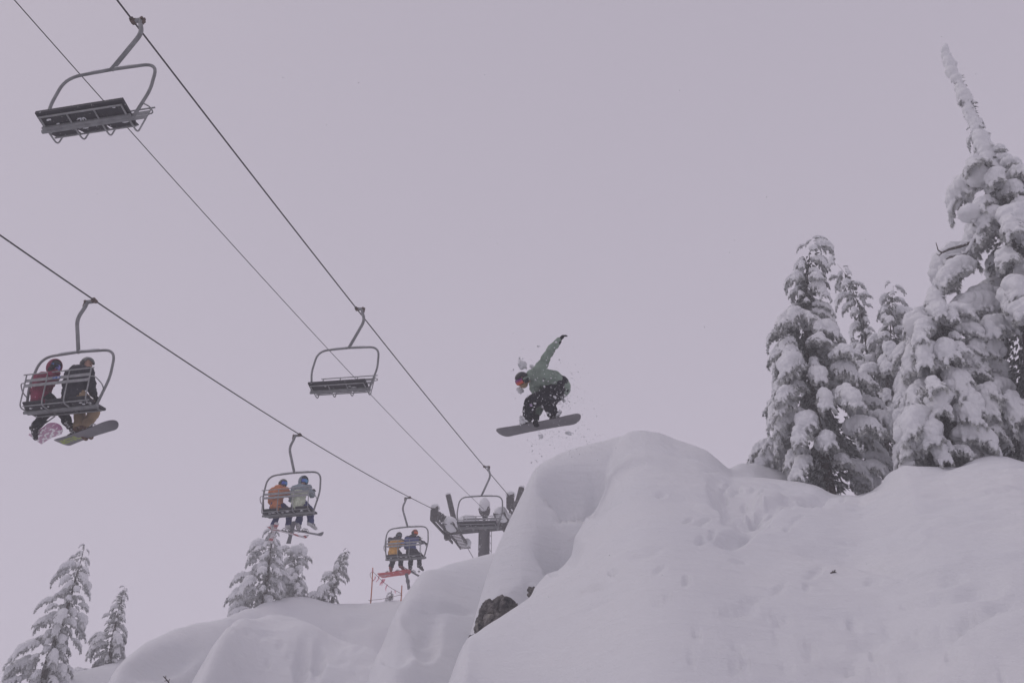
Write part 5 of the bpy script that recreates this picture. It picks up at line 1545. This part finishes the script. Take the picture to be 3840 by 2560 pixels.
def rock(name, outline, dep, label, seed, thick=.5):
    cx = sum(p[0] for p in outline) / len(outline); cy = sum(p[1] for p in outline) / len(outline)
    bm = bmesh.new()
    c = at_r(cx, cy, dep)
    bmesh.ops.create_icosphere(bm, subdivisions=6, radius=1.0)
    vdir = c.normalized(); right = Vector((1, 0, 0)); upv = right.cross(vdir).normalized() * 1
    if upv.z < 0: upv = -upv
    right = vdir.cross(upv)
    ang = [(math.atan2(-(p[1] - cy), p[0] - cx), math.hypot(p[0] - cx, p[1] - cy)) for p in outline]
    ang.sort(); A = [a for a, _ in ang]; Q = [q for _, q in ang]
    A = [A[-1] - 2 * math.pi] + A + [A[0] + 2 * math.pi]; Q = [Q[-1]] + Q + [Q[0]]
    k = c.dot(Vector((0, CP, SP))) / F0
    for v in bm.verts:
        u, w, t = v.co.x, v.co.y, v.co.z
        a = math.atan2(w, u); rad = float(np.interp(a, A, Q)) * k; hr = math.hypot(u, w)
        p = right * (math.cos(a) * rad * hr) + upv * (math.sin(a) * rad * hr) + vdir * (t * thick)
        q = (c + p) * 2.6
        n_ = mnoise.fractal(q + Vector((seed, 0, 0)), .8, 2.1, 6) * .12 - .05 * abs(mnoise.noise(q * 1.7)) ** .6 + .03
        n_ += .045 * mnoise.turbulence(q * 3.1, 4, True) - .035 * (1 - abs(mnoise.noise(q * 2.3 + Vector((7, 1, 3))))) ** 6 * 2
        cell = mnoise.voronoi(q * .9)[0]; n_ += .10 * (cell[1] - cell[0]) - .03
        nd = (right * u + upv * w + vdir * t).normalized()
        v.co = p + nd * n_
    me = D.meshes.new(name); bm.to_mesh(me); bm.free()
    o = obj(name, me, M['rock']); o.location = c; tag(o, label, 'rock', 'rocks showing through the snow cliff')
    return o
rock('rock', [(1790, 2350), (1795, 2310), (1805, 2280), (1826, 2258), (1850, 2252), (1885, 2252), (1905, 2266), (1932, 2286), (1950, 2290), (1940, 2330), (1890, 2380), (1850, 2410), (1800, 2415), (1782, 2380)], 14.7, 'large grey brown rock face bare of snow at the foot of the cliff', 2, .55)
rock('rock', [(1970, 2236), (1985, 2222), (2005, 2208), (2016, 2200), (2010, 2225), (1990, 2245)], 14.85, 'small dark rock edge peeking out right of the large rock', 5, .2)
rock('rock', [(1758, 2400), (1765, 2382), (1775, 2388), (1778, 2402), (1765, 2410)], 15.2, 'little brown rock tip left below the large rock', 8, .15)

def twig(px, py, pts, label, rad=.006):
    rr = surface_r(px, py) or 12; c = at_r(px, py, rr - .10)
    root = MB(); k = c.dot(Vector((0, CP, SP))) / F0
    P = [Vector((a * k, .02 * i, -b * k)) for i, (a, b) in enumerate(pts[0])]
    root.tube(P, [rad * (1 - .5 * i / len(P)) for i in range(len(P))], 6)
    o = root.build('twig', M['bark']); o.location = c; tag(o, label, 'twig', 'twigs poking out of the snow')
    for br in pts[1:]:
        m = MB(); m.tube([Vector((a * k, .02, -b * k)) for a, b in br], rad * .6, 5); m.build('side_twig', M['bark'], o)
twig(3128, 2140, [[(-14, 8), (-4, 2), (6, -3), (14, -6)], [(2, -1), (8, -8)], [(-4, 2), (-2, -5)]], 'tiny dark twig poking out of the bare right hand slope', .008)
twig(628, 2552, [[(14, 18), (4, 4), (-8, -8), (-22, -20), (-28, -26)], [(-4, -4), (-14, -2)], [(-12, -12), (-12, -22)], [(2, 2), (4, -10)]], 'thin bare twig sticking out of the snow at the bottom edge', .007)

# ------------------------------------------------------------------ flakes drifting in the air
def falling_snow():
    mb = MB(); q = random.Random(5)
    for i in range(2600):
        Z = 5 + 27 * q.random() ** .7; c = at(q.uniform(-100, 3940), q.uniform(-100, 2660), Z)
        s = q.uniform(.0022, .0055)
        a = [Vector((q.uniform(-1, 1), q.uniform(-1, 1), q.uniform(-1, 1))).normalized() * s for _ in range(3)]
        mb.add([c + a[0], c - a[0], c + a[1], c - a[1], c + a[2], c - a[2]], [(0, 2, 4), (2, 1, 4), (1, 3, 4), (3, 0, 4), (2, 0, 5), (1, 2, 5), (3, 1, 5), (0, 3, 5)])
    tag(mb.build('falling_snow', M['snow_cap']), 'fine snowflakes drifting down through the air', kind='stuff')
falling_snow()
# ------------------------------------------------------------------ haze
def build_haze():
    mb = MB(); mb.bx(-430, 430, -430, 430, -140, 40)
    zs = [v.co.z for v in D.objects['snow_ground'].data.vertices]
    mb = MB(); mb.bx(-430, 430, -430, 430, min(zs) - 1.5, max(max(zs), 27) + 2)
    m = D.materials.new('haze'); m.use_nodes = True
    nt = m.node_tree; nt.nodes.clear()
    o = nt.nodes.new('ShaderNodeOutputMaterial'); v = nt.nodes.new('ShaderNodeVolumePrincipled')
    v.inputs['Color'].default_value = (.99, .985, 1, 1); v.inputs['Density'].default_value = HAZE
    v.inputs['Anisotropy'].default_value = .3
    nt.links.new(v.outputs['Volume'], o.inputs['Volume'])
    h = mb.build('haze', m); tag(h, 'pale even snowfall haze filling the air', kind='stuff')
HAZE = .005
build_haze()
D.scenes.remove(BENCH)
